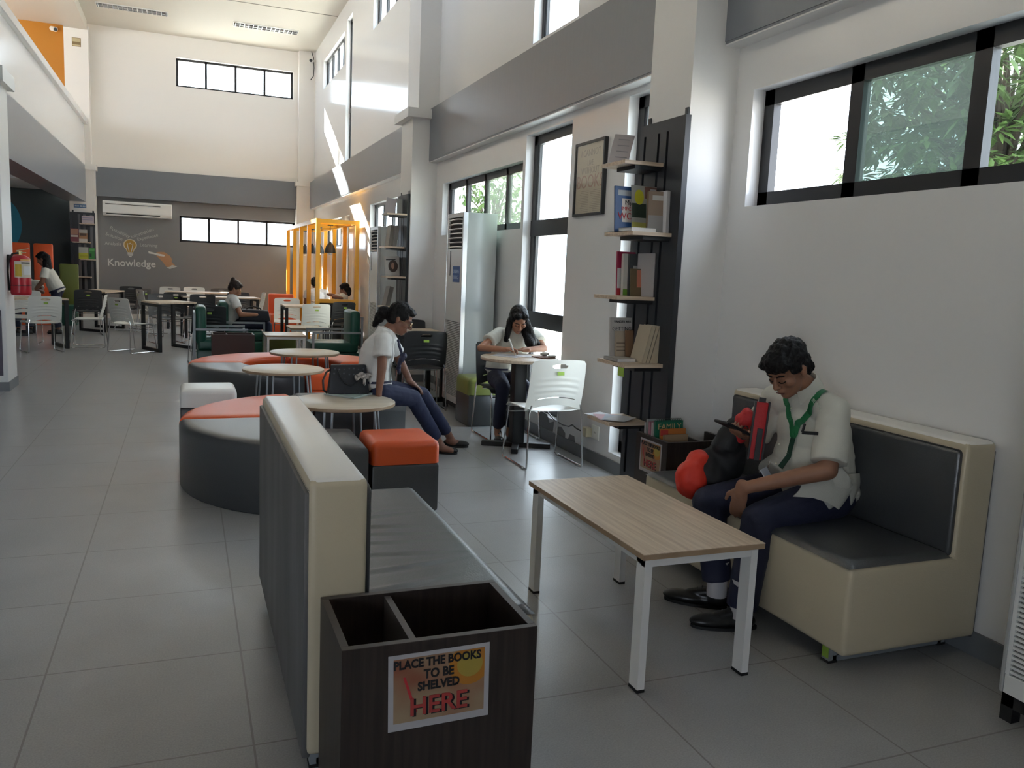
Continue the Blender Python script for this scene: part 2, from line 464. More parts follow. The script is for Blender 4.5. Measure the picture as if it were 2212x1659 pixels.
# ---------------------------------------------------------------- windows
WN = [0]
def window_x(y0, y1, z0, z1, mull, trans=(), mats=None, fw=.05, open_panes=(), x=XW + .085, mw=None, th=.045):
    """window in the right wall; mull = y of uprights, trans = z of cross bars; mats[i][j] per pane"""
    WN[0] += 1; mw = mw or fw
    f = MB((x, (y0 + y1) / 2, z0)); d = .05
    f.box(x, x + d, y0, y1, z0, z0 + fw); f.box(x, x + d, y0, y1, z1 - fw, z1)
    f.box(x, x + d, y0, y0 + fw, z0, z1); f.box(x, x + d, y1 - fw, y1, z0, z1)
    ys = [y0 + fw] + sorted(mull) + [y1 - fw]; zs = [z0 + fw] + sorted(trans) + [z1 - fw]
    for m in mull: f.box(x, x + d, m - mw / 2, m + mw / 2, z0, z1)
    for t in trans: f.box(x - .005, x + d, y0, y1, t - th, t + th)
    w = f.build('window_%d' % WN[0], FRAME); struct(w)
    o = Vector((x, (y0 + y1) / 2, z0))
    k = 0
    for a, b in zip(ys, ys[1:]):
        for c, e in zip(zs, zs[1:]):
            if k not in open_panes:
                g = MB(o); g.box(x + .024, x + .03, a, b, c, e)
                g.build('pane', (mats or {}).get(k, GLASS), w)
                t = MB(o); i = .022       # inner bead of the sash
                t.box(x + .008, x + .024, b - i - .012, b - .012, c, e); t.box(x + .008, x + .024, a, a + .012, c, e)
                t.build('sash', mat('dark_sash_bead', (.05, .05, .052), .35), w)
            k += 1
    portal((x + .06, (y0 + y1) / 2, (z0 + z1) / 2), (y1 - y0, z1 - z0), (-1, 0, 0))
    return w
def window_y(x0, x1, z0, z1, mull, y, sgn=1, fw=.05, mats=None):
    WN[0] += 1
    o = ((x0 + x1) / 2, y, z0); f = MB(o); d = .05
    f.box(x0, x1, y, y + d, z0, z0 + fw); f.box(x0, x1, y, y + d, z1 - fw, z1)
    for m in [x0 + fw / 2, *mull, x1 - fw / 2]: f.box(m - fw / 2, m + fw / 2, y, y + d, z0, z1)
    w = f.build('window_%d' % WN[0], FRAME); struct(w)
    xs = [x0 + fw] + list(mull) + [x1 - fw]
    for k, (a, b) in enumerate(zip(xs, xs[1:])):
        g = MB(o); g.box(a, b, y + .024, y + .03, z0 + fw, z1 - fw); g.build('pane', (mats or {}).get(k, GLASS), w)
    portal(((x0 + x1) / 2, y + .06 * sgn, (z0 + z1) / 2), (x1 - x0, z1 - z0), (0, -sgn, 0))
    return w
G = GREEN_GLASS; PG = PALE_GLASS
window_x(1.30, 4.10, 1.94, 2.60, (1.9, 2.67, 3.38), mats={0: GLASS, 1: GLASS, 2: G}, open_panes=(3,), fw=.085)
# the pane slid behind its neighbour leaves a pale strip of edge-on glass
window_x(7.62, 10.32, 1.93, 2.58, (8.25, 8.93, 9.6), mats={0: PG, 1: PG}, fw=.075, mw=.055)
window_x(6.53, 7.55, 0.21, 2.80, (), (1.06, 1.93), fw=.085, th=.075)
window_x(4.74, 5.57, 0.15, 2.82, (), (1.06, 1.93), fw=.085, th=.075)
window_x(6.53, 7.50, 3.63, 5.60, (), (4.8,), fw=.05)
window_x(17.64, 20.45, 5.56, 6.20, (18.3, 19.0, 19.7))
window_x(16.78, 17.42, 3.60, 6.35, (), (4.6,))
window_x(12.30, 14.85, 5.54, 6.20, (12.9, 13.55, 14.2))
window_x(17.70, 20.00, 1.89, 2.50, (18.3, 18.9, 19.45))
window_x(16.80, 17.32, 0.45, 2.50, (), (1.08, 1.85))
window_x(12.10, 14.80, 1.93, 2.58, (12.8, 13.45, 14.1))
window_y(-0.17, 2.54, 5.55, 6.215, (.5, 1.18, 1.86), 22.1)
window_y(-0.13, 2.62, 1.90, 2.53, (.55, 1.24, 1.93), 22.18)
for (a, b, c, d) in HL:
    WN[0] += 1
    f = MB((-9.1, (a + b) / 2, c))
    for m in [a + .03 + i * (b - a - .06) / 4 for i in range(5)]: f.box(-9.13, -9.07, m - .03, m + .03, c, d)
    f.box(-9.13, -9.07, a, b, c, c + .06); f.box(-9.13, -9.07, a, b, d - .06, d)
    struct(f.build('window_%d' % WN[0], FRAME))  # frame of an added fill-light opening, out of view
    portal((-9.16, (a + b) / 2, (c + d) / 2), (b - a, d - c), (1, 0, 0))
for (a, b, c, d) in HF:
    WN[0] += 1
    f = MB(((a + b) / 2, -5.1, c))
    for m in [a + .03 + i * (b - a - .06) / 3 for i in range(4)]: f.box(m - .03, m + .03, -5.13, -5.07, c, d)
    f.box(a, b, -5.13, -5.07, c, c + .06); f.box(a, b, -5.13, -5.07, d - .06, d)
    struct(f.build('window_%d' % WN[0], FRAME))  # frame of the added opening behind the camera, there for fill light
    portal(((a + b) / 2, -5.16, (c + d) / 2), (b - a, d - c), (0, 1, 0))

# ---------------------------------------------------------------- outside
mb = MB(); mb.box(-60, 60, -60, 90, -.5, -.35); g = mb.build('outside_ground', mat('pale_concrete_yard', (.55, .54, .5), .8)); struct(g)
LEAF = mat('mango_leaf', (.10, .17, .045), .45, noise_s=1.5, noise_a=.35)
BARK = mat('tree_bark', (.10, .075, .05), .8, bump=.3, bump_s=30)
def tree(loc, crown, label, nspray, spread, zc, seed, leafL=.17):
    r = random.Random(seed)
    t = thing('tree', label, 'tree', loc, 0, 'trees outside the windows')
    s = MB(loc)
    L = Vector(loc)
    s.tube([L, L + Vector((.05, .1, 1.0)), L + Vector((0, .05, zc - .6))], .12, 10, r1=.07)
    f = MB(loc)
    for k in range(nspray):
        while True:
            p = Vector((r.uniform(-1, 1), r.uniform(-1, 1), r.uniform(-1, 1)))
            if .25 < p.length < 1: break
        c = L + Vector((p.x * spread[0], p.y * spread[1], zc + p.z * spread[2]))
        if k % 7 == 0: s.tube([L + Vector((0, .05, zc - .6)), (L + Vector((0, 0, zc)) + c) / 2, c], .025, 5, r1=.008)
        for j in range(r.randint(9, 14)):      # a whorl of long drooping mango leaves
            a = r.uniform(0, 2 * PI); el = r.uniform(-.9, .5)
            d = Vector((math.cos(a) * math.cos(el), math.sin(a) * math.cos(el), math.sin(el)))
            sd = d.cross(Vector((0, 0, 1))).normalized(); dr = Vector((0, 0, -.3))
            l = leafL * r.uniform(.7, 1.25); w = l * .14
            b0 = c + d * .03; m1 = c + d * l * .5 + dr * l * .12; e = c + d * l + dr * l * .6
            f.quad(b0, m1 - sd * w, e, m1 + sd * w)
    s.build('trunk', BARK, t)
    f.build('crown', LEAF, t)
    return t
tree((5.7, 4.55, -.35), None, 'leafy mango tree outside the big sliding window by the sofa', 1000, (1.0, 1.25, 1.2), 2.95, 3)
tree((5.2, 14.3, -.35), None, 'tree seen through the right panes of the four-light window', 260, (.7, 1.1, 1.2), 2.7, 5)
# ---------------------------------------------------------------- stacking chairs (front = local +Y)
def lerp(a, b, t): return a + (b - a) * t
def grid_mesh(nu, nv, fn, skip=None, thick=0.0):
    """fn(u,v)->Vector, u,v in 0..1; skip(u,v)->True leaves the cell open"""
    bm = bmesh.new()
    V = [[bm.verts.new(fn(i / nu, j / nv)) for j in range(nv + 1)] for i in range(nu + 1)]
    for i in range(nu):
        for j in range(nv):
            if skip and skip((i + .5) / nu, (j + .5) / nv): continue
            bm.faces.new((V[i][j], V[i + 1][j], V[i + 1][j + 1], V[i][j + 1]))
    for v in [v for v in bm.verts if not v.link_faces]: bm.verts.remove(v)
    if thick:
        bmesh.ops.recalc_face_normals(bm, faces=bm.faces[:])
        bmesh.ops.solidify(bm, geom=bm.faces[:], thickness=thick)
    return bm
def chair_back():
    W, z0, z1 = .235, .445, .855
    hz, hw, hh = .805, .062, .017
    def f(u, v):
        s = u * 2 - 1
        bot = z0 + .052 * (1 - s * s)
        z = lerp(bot, z1 - .012 * s * s * s * s, v)
        w = W * (1 - .035 * v) - (.012 if v > .97 else 0)
        x = s * w
        # snap around the hand hole
        dx, dz = x / hw, (z - hz) / hh
        d = math.hypot(dx, dz)
        if 1e-6 < d < 1.25:
            k = max(d, 1.0) / d; x = x * k; z = hz + (z - hz) * k
        y = -.205 - .085 * v - .03 * math.sin(v * PI) * .4 + .035 * (s * s) * (1 - .3 * v)
        if .25 < v < .62 and abs(s) < .8: y += .0035 * math.sin(v * 16 * PI) * (1 - (abs(s) / .8) ** 4)
        return Vector((x, y, z))
    def skip(u, v):
        p = f(u, v)
        if math.hypot(p.x / hw, (p.z - hz) / hh) < 1.02: return True
        s = u * 2 - 1
        return .158 < v < .185 and abs(s) < .74
    return grid_mesh(36, 44, f, skip, .007)
def chair_seat():
    def f(u, v):
        s = u * 2 - 1
        y = lerp(-.215, .225, v); w = lerp(.215, .235, v)
        z = .455 - .018 * math.sin(PI * min(1, v * 1.15)) * (1 - s * s) + .012 * abs(s) ** 3
        if v > .85: z -= ((v - .85) / .15) ** 2 * .028
        return Vector((s * w, y, z))
    return grid_mesh(16, 16, f, None, .008)
def make_chair(kind, label, loc, rz, group):
    pm = WPLAST if kind == 'white' else GPLAST
    t = thing('stacking_chair', label, 'chair', loc, rz, group)
    m = MB(); sub_bm(m.bm, chair_back()); m.build('backrest', pm, t, True)
    m = MB(); sub_bm(m.bm, chair_seat()); m.build('seat', pm, t, True)
    for s in (-1, 1):
        m = MB(); x = s * .238
        m.tube([(s * .205, -.235, .50), (s * .222, -.232, .44), (x, -.262, .03), (x, -.255, .009), (x, -.235, .009), (x, .235, .009), (x, .252, .012), (x, .256, .03), (s * .222, .195, .43), (s * .205, .17, .438), (s * .16, .16, .438)], .0075, 8)
        leg = m.build('sled_leg', CHROME, t, True)
        for y in (-.2, .2):
            g = MB(); g.box(x - .011, x + .011, y - .018, y + .018, 0, .014, bev=.003); g.build('glide', mat('clear_plastic_glide', (.6, .6, .6), .3), leg)
    for yy, zz, xx in ((.17, .39, .225), (-.1, .436, .205)):
        m = MB(); m.tube([(-xx, yy, zz), (xx, yy, zz)], .006, 6); m.build('crossbar', CHROME, t, True)
    m = MB(); m.obox((0, -.2925, .752), .058, .003, .026, rx=-.12); m.build('sticker', STICKER, t)
    return t

GW, GB = 'white stacking chairs in the room', 'black stacking chairs in the room'
R = math.radians
W1 = make_chair('white', 'white stacking chair with its back to us at the small round pedestal table', (2.655, 5.96, 0), 0, GW)
B1 = make_chair('black', 'dark stacking chair the writing student sits on behind the pedestal table', (2.74, 7.0, 0), PI, GB)
for x, y, r, l in (
    (-2.05, 14.28, 22, 'white chair with its back to us at the table beside the left pillar'),
    (-2.50, 15.6, 178, 'white chair facing us behind the table beside the left pillar, half hidden'),
    (-1.49, 15.1, 90, 'white chair seen side-on, right of the table by the left pillar'),
    (-.79, 14.28, -45, 'white chair turned away, alone in the aisle between two black-legged tables'),
    (-.60, 17.9, -70, 'white chair seen side-on beyond the four-sided table, facing right'),
    (-.42, 19.9, 160, 'white chair turned askew against the dark grey back wall'),
    (1.98, 14.05, 2, 'white chair with its back to us at the tall-legged table by the yellow booth'),
    (1.72, 15.55, 175, 'white chair facing us behind the table by the yellow booth'),
    (1.28, 18.3, 95, 'white chair tilted at the right end of the long table, in sunlight'),
    (.18, 20.15, 180, 'white chair pushed in behind the farthest long table'),
): dup(W1, (x, y, 0), R(r), l)
for x, y, r, l in (
    (-1.72, 17.3, 10, 'black chair with green tag left of the corner table under the far shelf'),
    (-1.12, 19.35, 175, 'black chair behind the corner table, against the back wall'),
    (-1.0, 18.45, 60, 'black chair seen side-on at the right end of the corner table'),
    (-.33, 15.85, 200, 'black chair facing us behind the four-sided table'),
    (.22, 16.1, 165, 'black chair beside the four-sided table, nearer the long white table'),
    (.33, 14.50, 85, 'black chair tucked under the right side of the four-sided table'),
    (-.30, 17.25, 25, 'dark grey chair left of the long white table'),
    (.75, 19.75, 180, 'black chair behind the farthest long table, left of the seated woman'),
    (1.05, 17.7, 190, 'black chair at the long white table behind the seated woman'),
    (.28, 12.62, 5, 'black chair with a green tag between the two green armchairs'),
    (2.52, 14.98, 20, 'dark chair turned sideways in front of the yellow booth'),
    (2.62, 9.98, 180, 'black chair behind the table that stands beyond the aircon'),
    (2.36, 8.62, -5, 'black chair with its back to us left of the aircon'),
): dup(B1, (x, y, 0), R(r), l)

# ---------------------------------------------------------------- sofas
def make_sofa(name, label, loc, rz, wrinkles, sticker):
    L, D, H, S = 1.52, .70, .905, .45
    t = thing(name, label, 'sofa', loc, rz)
    m = MB()
    b = bmesh.new()
    P = [(0, .085), (D, .085), (D, S - .012), (.165, S - .012), (.165, H), (0, H)]
    A = [b.verts.new((x, 0, z)) for x, z in P]; B = [b.verts.new((x, L, z)) for x, z in P]; n = len(P)
    b.faces.new(A); b.faces.new(B[::-1])
    for k in range(n): b.faces.new((A[k], B[k], B[(k + 1) % n], A[(k + 1) % n]))
    bmesh.ops.recalc_face_normals(b, faces=b.faces[:])
    bmesh.ops.bevel(b, geom=b.edges[:], offset=.022, segments=3, profile=.6, affect='EDGES')
    sub_bm(m.bm, b); m.build('body', CREAML, t, True)
    m = MB(); m.box(.004, .161, .004, L - .004, H - .03, H + .006, bev=.02, seg=3); m.build('top_rail', WHITEL, t, True)
    m = MB(); m.tube([(.012, .006, H - .03), (.153, .006, H - .03)], .0035, 6); m.tube([(.003, .012, H - .03), (.003, L - .012, H - .03)], .0035, 6); m.build('seam', mat('dark_stitching', (.2, .19, .17), .7), t)
    m = MB(); m.box(-.012, .012, .012, L - .012, .075, H - .035, bev=.006); m.build('back_panel', BACKL, t, True)
    m = MB(); m.box(.155, .182, .02, L - .02, S - .02, H - .028, bev=.02, seg=3); m.build('back_cushion', GREYL, t, True)
    rid = [(1.05, .25, .004, 1), (.96, -.22, .006, 1), (.86, -.20, .006, 1), (.75, -.12, .005, .9), (.62, -.15, .005, 1), (.44, .35, .007, 1), (.27, .55, .006, .6), (1.17, -.1, .003, 1)] if wrinkles else [(.3, .1, .002, 1)]
    def f(u, v):
        x = lerp(.17, D + .004, u); y = lerp(.006, L - .006, v)
        ex = min(u, 1 - u) * (D - .17); ey = min(v, 1 - v) * L
        z = S - .012 + .022 * min(1, ex / .03) ** .5 * min(1, ey / .03) ** .5
        for y0, c, a, k in rid:
            yc = y0 + c * (x - .17) ** 1.5 * (.6 if c > 0 else 1)
            d = (y - yc) / .016
            fade = math.exp(-((x - .17 - .16 * k * (.6 + .8 * abs(math.sin(53 * y0)))) / .19) ** 2)
            z += a * .95 * fade * (.45 + .55 * math.sin(37 * y0) ** 2) * (math.exp(-d * d) - .7 * math.exp(-((y - yc + .028) / .02) ** 2))
        return Vector((x, y, z))
    m = MB(); sub_bm(m.bm, grid_mesh(46, 200 if wrinkles else 60, f)); m.build('seat_cushion', GREYL, t, True)
    for y in (.10, L - .14):
        m = MB(); z1 = .088; w = .04
        for x in (.04, D - .07): m.box(x - w / 2, x + w / 2, y - w / 2, y + w / 2, .006, z1)
        m.box(.04, D - .07, y - w / 2, y + w / 2, .006, .03)
        lg = m.build('leg_frame', SMETAL, t)
        m = MB()
        for x in (.04, D - .07): m.box(x - w / 2 - .002, x + w / 2 + .002, y - w / 2 - .002, y + w / 2 + .002, 0, .01)
        m.build('foot_cap', RUBBER, lg)
    if sticker:
        y = L - .14
        m = MB(); m.box(D - .07 + .0205, D - .07 + .023, y - .017, y + .017, .02, .085); m.build('sticker', STICKER, t)
    return t
make_sofa('sofa', 'sofa in the foreground seen from behind, charcoal back and white top', (.312, 2.262, 0), 0, True, False)
make_sofa('sofa', 'cream and dark grey sofa against the right wall where the young man sits', (3.035, 3.83, 0), PI, False, True)

# ---------------------------------------------------------------- book return bins
def make_bin(name, label, sx, sy, sz, loc, rz, div=.38, m=WENGE, parts=True):
    """open-topped box, sx along local x, sy along y, local origin at a bottom corner"""
    t = thing(name, label, 'bin', loc, rz); w = .02
    for nm, a in (('front_panel', (0, sx, 0, w)), ('back_panel', (0, sx, sy - w, sy)), ('side_panel', (0, w, w, sy - w)), ('side_panel', (sx - w, sx, w, sy - w))):
        b = MB(); b.box(*a, 0.02, sz); p = b.build(nm, m, t)
        e = MB(); e.box(a[0] + .0004, a[1] - .0004, a[2] + .0004, a[3] - .0004, sz, sz + .0012); e.build('edge_band', WENGE_E, p)
    b = MB(); b.box(w, sx - w, w, sy - w, .02, .04); b.build('bottom_panel', m, t)
    b = MB(); b.box(sx * div - .009, sx * div + .009, w, sy - w, .04, sz - .008); b.build('divider', WENGE_E, t)
    return t
def sign_mat():
    mm = bpy.data.materials.new('printed_sign_picture'); mm.use_nodes = True
    nt = mm.node_tree; b = nt.nodes['Principled BSDF']; b.inputs['Roughness'].default_value = .45
    tc = nt.nodes.new('ShaderNodeTexCoord'); n = nt.nodes.new('ShaderNodeTexNoise'); n.inputs['Scale'].default_value = 9; n.inputs['Detail'].default_value = 1
    nt.links.new(tc.outputs['Object'], n.inputs[0])
    r = nt.nodes.new('ShaderNodeValToRGB'); r.color_ramp.elements[0].position = .32; r.color_ramp.elements[1].position = .6
    r.color_ramp.elements[0].color = (.26, .085, .045, 1); r.color_ramp.elements[1].color = (.32, .23, .14, 1)
    nt.links.new(n.outputs[0], r.inputs[0]); nt.links.new(r.outputs[0], b.inputs[0]); return mm
SIGNPIC = sign_mat()
def bin_sign(parent, w, h, loc, rz, skew=0):
    """sign on paper, local frame: x right, z up, faces -y; loc = centre in the parent's space"""
    p = MB(); p.box(-w / 2, w / 2, 0, .001, -h / 2, h / 2); o = p.build('sign', mat('dull_sign_paper', (.42, .41, .43), .5), parent); o.location = loc; o.rotation_euler = (0, skew, rz)
    p = MB(); p.box(-w * .45, w * .45, -.0008, 0, -h * .40, h * .445); p.build('picture', SIGNPIC, o)
    c = (w * .30, 0, h * .25)
    p = MB()
    for k, (rr, dy) in enumerate(((.105, 0),)):
        p.prism([(c[0] + min(w * .15, rr * w * 2 * math.cos(a * PI / 12)), c[2] + min(h * .19, rr * w * 2 * math.sin(a * PI / 12))) for a in range(24)], 'y', -.0011, -.0008)
    p.build('fruit_disc', mat('printed_orange', (.42, .17, .02), .5), o)
    p = MB(); p.prism([(c[0] + min(w * .148, .13 * w * math.cos(a * PI / 12)), c[2] + .13 * w * math.sin(a * PI / 12)) for a in range(24)], 'y', -.0013, -.0011)
    p.build('fruit_slice', mat('printed_yellow', (.36, .27, .05), .5), o)
    p = MB(); p.quad((-w * .36, -.001, h * .2), (-w * .335, -.001, h * .2), (-w * .22, -.001, -h * .28), (-w * .25, -.001, -h * .28)); p.build('stem_stroke', REDINK, o)
    for txt, sz, z, x in (('PLACE THE BOOKS', .117, .36, -.02), ('TO BE', .125, .20, -.01), ('SHELVED', .12, .045, -.01)):
        text_part('lettering', txt, sz * w, INK, o, (x * w, -.0016, z * h), FACE_NY, xs=.86, bold=.0011)
    text_part('lettering_shadow', 'HERE', .25 * w, INK, o, (.012 * w, -.0012, -.235 * h), FACE_NY, xs=1.0, bold=.0012)
    text_part('lettering', 'HERE', .25 * w, mat('sign_red', (.38, .045, .04), .5), o, (-.01 * w, -.002, -.22 * h), FACE_NY, xs=1.0, bold=.0012)
    return o
b1 = make_bin('book_return_bin', 'dark wooden two-compartment bin in the foreground with a book return sign', .518, .345, .57, (.345, 1.908, 0), 0, .36)
bin_sign(b1, .268, .203, (.251, -.0012, .4405), 0, R(-1))
# second bin: narrow face with the sign looks into the room (-X)
b2 = make_bin('book_return_bin', 'dark wooden bin full of books between the sofa and the wall shelf', .46, .352, .57, (2.56, 3.98, 0), 0, .56)
bin_sign(b2, .24, .198, (-.0012, .176, .448), -PI / 2)
b3 = make_bin('book_return_bin', 'dark brown empty bin in front of the left green armchair', .52, .345, .56, (.30, 11.09, 0), 0, .36, REDWENGE)

# ---------------------------------------------------------------- tables
def coffee_table(label, x0, x1, y0, y1, h, lw=(.03, .06), top=OAK_Y, along='y'):
    t = thing('coffee_table', label, 'table', ((x0 + x1) / 2, (y0 + y1) / 2, 0), 0, 'low rectangular tables'); o = t.location
    m = MB(o); m.box(x0, x1, y0, y1, h - .022, h - .0025); m.build('table_edge', OAK_E, t)
    m = MB(o); m.box(x0 - .0004, x1 + .0004, y0 - .0004, y1 + .0004, h - .0026, h); m.build('tabletop', top, t)
    m = MB(o); i = .018
    for y in (y0 + i, y1 - i - .03): m.box(x0 + i, x1 - i, y, y + .03, h - .055, h - .022)
    for x in (x0 + i, x1 - i - .02): m.box(x, x + .02, y0 + i + .03, y1 - i - .03, h - .05, h - .022)
    m.build('apron', WMETAL, t)
    for sx in (0, 1):
        for sy in (0, 1):
            x = x0 + i if sx == 0 else x1 - i - lw[0]; y = y0 + i - .003 if sy == 0 else y1 - i - lw[1] + .003
            m = MB(o); m.box(x, x + lw[0], y, y + lw[1], .012, h - .022); lg = m.build('leg', WMETAL, t)
            m = MB(o); m.box(x - .001, x + lw[0] + .001, y - .001, y + lw[1] + .001, 0, .012); m.build('foot_cap', RUBBER, lg)
    return t
coffee_table('light oak coffee table with white steel legs beside the seated young man', 1.497, 2.022, 2.43, 3.49, .532)
coffee_table('pale low table in front of the olive green stool near the armchairs', .985, 1.52, 11.42, 12.0, .53, top=PALEOAK)
coffee_table('pale low table in front of the white chair by the yellow booth', 1.46, 1.95, 12.75, 13.35, .53, top=PALEOAK)

def round_low_table(label, x, y, r, h=.55):
    t = thing('round_low_table', label, 'table', (x, y, 0), 0, 'low round tables among the ring seats'); o = t.location
    m = MB(o); m.lathe([(r - .006, h - .026), (r, h - .022), (r, h - .003)], (x, y, 0), 56); m.build('table_edge', OAK_E, t, True)
    m = MB(o); m.lathe([(r, h - .003), (r - .004, h)], (x, y, 0), 56); m.build('tabletop', PALEOAK, t, True)
    for k in range(4):
        a = PI / 4 + k * PI / 2 + .2
        m = MB(o); ca, sa = math.cos(a), math.sin(a)
        for s in (-.028, .028):
            p = Vector((x + ca * (r - .12) - sa * s, y + sa * (r - .12) + ca * s, h - .028)); q = Vector((x + ca * (r - .075) - sa * s, y + sa * (r - .075) + ca * s, 0))
            m.tube([p, q], .009, 8)
        m.build('leg', SMETAL, t, True)
    return t
round_low_table('low round table with the handbag on it, inside the nearer seat ring', 1.03, 5.80, .365)
round_low_table('low round table standing between the two seat rings', .82, 7.68, .36)
round_low_table('low round table inside the farther seat ring', 1.20, 9.14, .37)

def pedestal_table(label, x, y, r, h):
    t = thing('pedestal_table', label, 'table', (x, y, 0)); o = t.location
    m = MB(o); m.lathe([(r - .006, h - .028), (r, h - .022), (r, h - .003), (r - .004, h)], (x, y, 0), 56); m.build('tabletop', OAK_Y, t, True)
    m = MB(o); m.box(x - .055, x + .055, y - .055, y + .055, .04, h - .028, bev=.008); m.build('column', BMETAL, t, True)
    m = MB(o)
    a = R(-24)
    for k in range(2):
        c, s = math.cos(a + k * PI / 2), math.sin(a + k * PI / 2)
        m.bar((x - c * .30, y - s * .30, .022), (x + c * .30, y + s * .30, .022), .06, .04, bev=.006)
    m.build('base', BMETAL, t)
    m = MB(o); m.box(x - .14, x + .14, y - .14, y + .14, h - .036, h - .028); m.build('mounting_plate', BMETAL, t)
    return t
pedestal_table('small round oak table on a black pedestal where a student writes', 2.66, 6.53, .335, .785)

def frame_table(label, poly, h=.79, ends=None):
    """oak top outline (x,y) with black U-shaped leg frames on the listed edges"""
    cx = sum(p[0] for p in poly) / len(poly); cy = sum(p[1] for p in poly) / len(poly)
    t = thing('frame_leg_table', label, 'table', (cx, cy, 0), 0, 'tables on black U-shaped leg frames')
    o = t.location
    m = MB(o); m.prism(poly, 'z', h - .025, h); m.build('tabletop', OAK_X, t)
    n = len(poly)
    for e in (ends or (0, 2)):
        a, b = Vector((*poly[e], 0)), Vector((*poly[(e + 1) % n], 0)); c = Vector((cx, cy, 0))
        a = a.lerp(c, .07); b = b.lerp(c, .07)
        m = MB(o); w = .05
        for p in (a, b): m.bar(p + Vector((0, 0, 0)), p + Vector((0, 0, h - .026)), w, w, up=(b - a))
        m.bar(a + Vector((0, 0, .025)), b + Vector((0, 0, .025)), w * .9, w); m.bar(a + Vector((0, 0, h - .05)), b + Vector((0, 0, h - .05)), w * .9, w * .8)
        m.build('leg_frame', BMETAL, t)
    return t
frame_table('oak table on black leg frames beside the left pillar', [(-2.50, 14.42), (-1.72, 14.72), (-2.02, 15.42), (-2.80, 15.12)], ends=(1, 3))
frame_table('four-sided oak table on black leg frames left of the green armchairs', [(-.68, 14.78), (-.40, 14.17), (.165, 14.70), (-.20, 15.25)])
frame_table('oak corner table under the far bookshelf', [(-1.95, 18.2), (-1.45, 17.8), (-1.18, 18.9), (-1.75, 19.2)])
frame_table('long white-lit table in the middle of the far end', [(-.05, 16.75), (1.36, 16.95), (1.28, 17.5), (-.13, 17.3)], ends=(1, 3))
frame_table('farthest long table along the dark grey back wall', [(-.42, 18.95), (1.3, 19.1), (1.3, 19.65), (-.42, 19.55)], ends=(1, 3))
frame_table('oak table on black leg frames in front of the yellow booth', [(1.53, 14.14), (2.26, 14.08), (2.26, 14.86), (1.53, 14.9)], ends=(1, 3))
frame_table('oak table beyond the aircon, mostly hidden behind the seated woman', [(2.18, 8.92), (2.74, 8.97), (2.74, 9.62), (2.18, 9.57)], ends=(0, 2))
frame_table('oak table where two students sit in the dark left corner', [(-3.35, 16.9), (-2.62, 16.9), (-2.62, 17.6), (-3.35, 17.6)])

# ---------------------------------------------------------------- ring seats and stools
def arc_seat(label, cx, cy, rin, rout, a0, a1, h, m, group):
    o = Vector((cx + math.cos((a0 + a1) / 2) * (rin + rout) / 2, cy + math.sin((a0 + a1) / 2) * (rin + rout) / 2, 0))
    K = 40
    def outline(d, z):
        out, inn = [], []
        for k in range(K + 1):
            t = k / K
            A = lerp(a0 + d / (rout - d), a1 - d / (rout - d), t); out.append(Vector((cx + (rout - d) * math.cos(A), cy + (rout - d) * math.sin(A), z)))
            A = lerp(a0 + d / (rin + d), a1 - d / (rin + d), t); inn.append(Vector((cx + (rin + d) * math.cos(A), cy + (rin + d) * math.sin(A), z)))
        return out, inn
    b = MB(o); bm = b.bm
    prof = [(.012, .0), (.004, .012), (.003, h - .055), (.004, h - .04), (.010, h - .022), (.022, h - .009), (.04, h - .002), (.075, h + .002)]
    rings = []
    for d, z in prof:
        ou, inn = outline(d, z); rings.append([bm.verts.new(p) for p in ou + inn[::-1]])
    N = len(rings[0])
    for A, B in zip(rings, rings[1:]):
        for k in range(N): bm.faces.new((A[k], A[(k + 1) % N], B[(k + 1) % N], B[k]))
    T = rings[-1]
    for k in range(K): bm.faces.new((T[k], T[k + 1], T[N - 2 - k], T[N - 1 - k]))
    Bt = rings[0]
    for k in range(K): bm.faces.new((Bt[k + 1], Bt[k], Bt[N - 1 - k], Bt[N - 2 - k]))
    ob = b.build('ring_seat', m, None, True)
    return tag(ob, label, 'seat', group)
GP = 'curved upholstered ring seats'
C1 = (1.02, 5.85); C2 = (1.07, 9.08)
e = .012
arc_seat('orange curved seat on the left side of the nearer ring', *C1, .50, 1.075, R(103) + e, PI - e, .445, ORANGEL, GP)
arc_seat('dark grey curved seat at the front left of the nearer ring', *C1, .50, 1.075, PI + e, 1.5 * PI - e, .445, GREYL, GP)
arc_seat('dark grey curved seat the woman in glasses sits on', *C1, .50, 1.075, R(50), R(103) - e, .445, GREYL, GP)
arc_seat('orange curved seat at the back left of the farther ring', *C2, .50, 1.06, PI / 2 + e, PI - e, .445, ORANGEL, GP)
arc_seat('dark grey curved seat at the front left of the farther ring', *C2, .50, 1.06, PI + e, 1.5 * PI - e, .445, GREYL, GP)
arc_seat('orange curved seat at the back right of the farther ring', *C2, .50, 1.06, e, PI / 2 - e, .445, ORANGEL, GP)

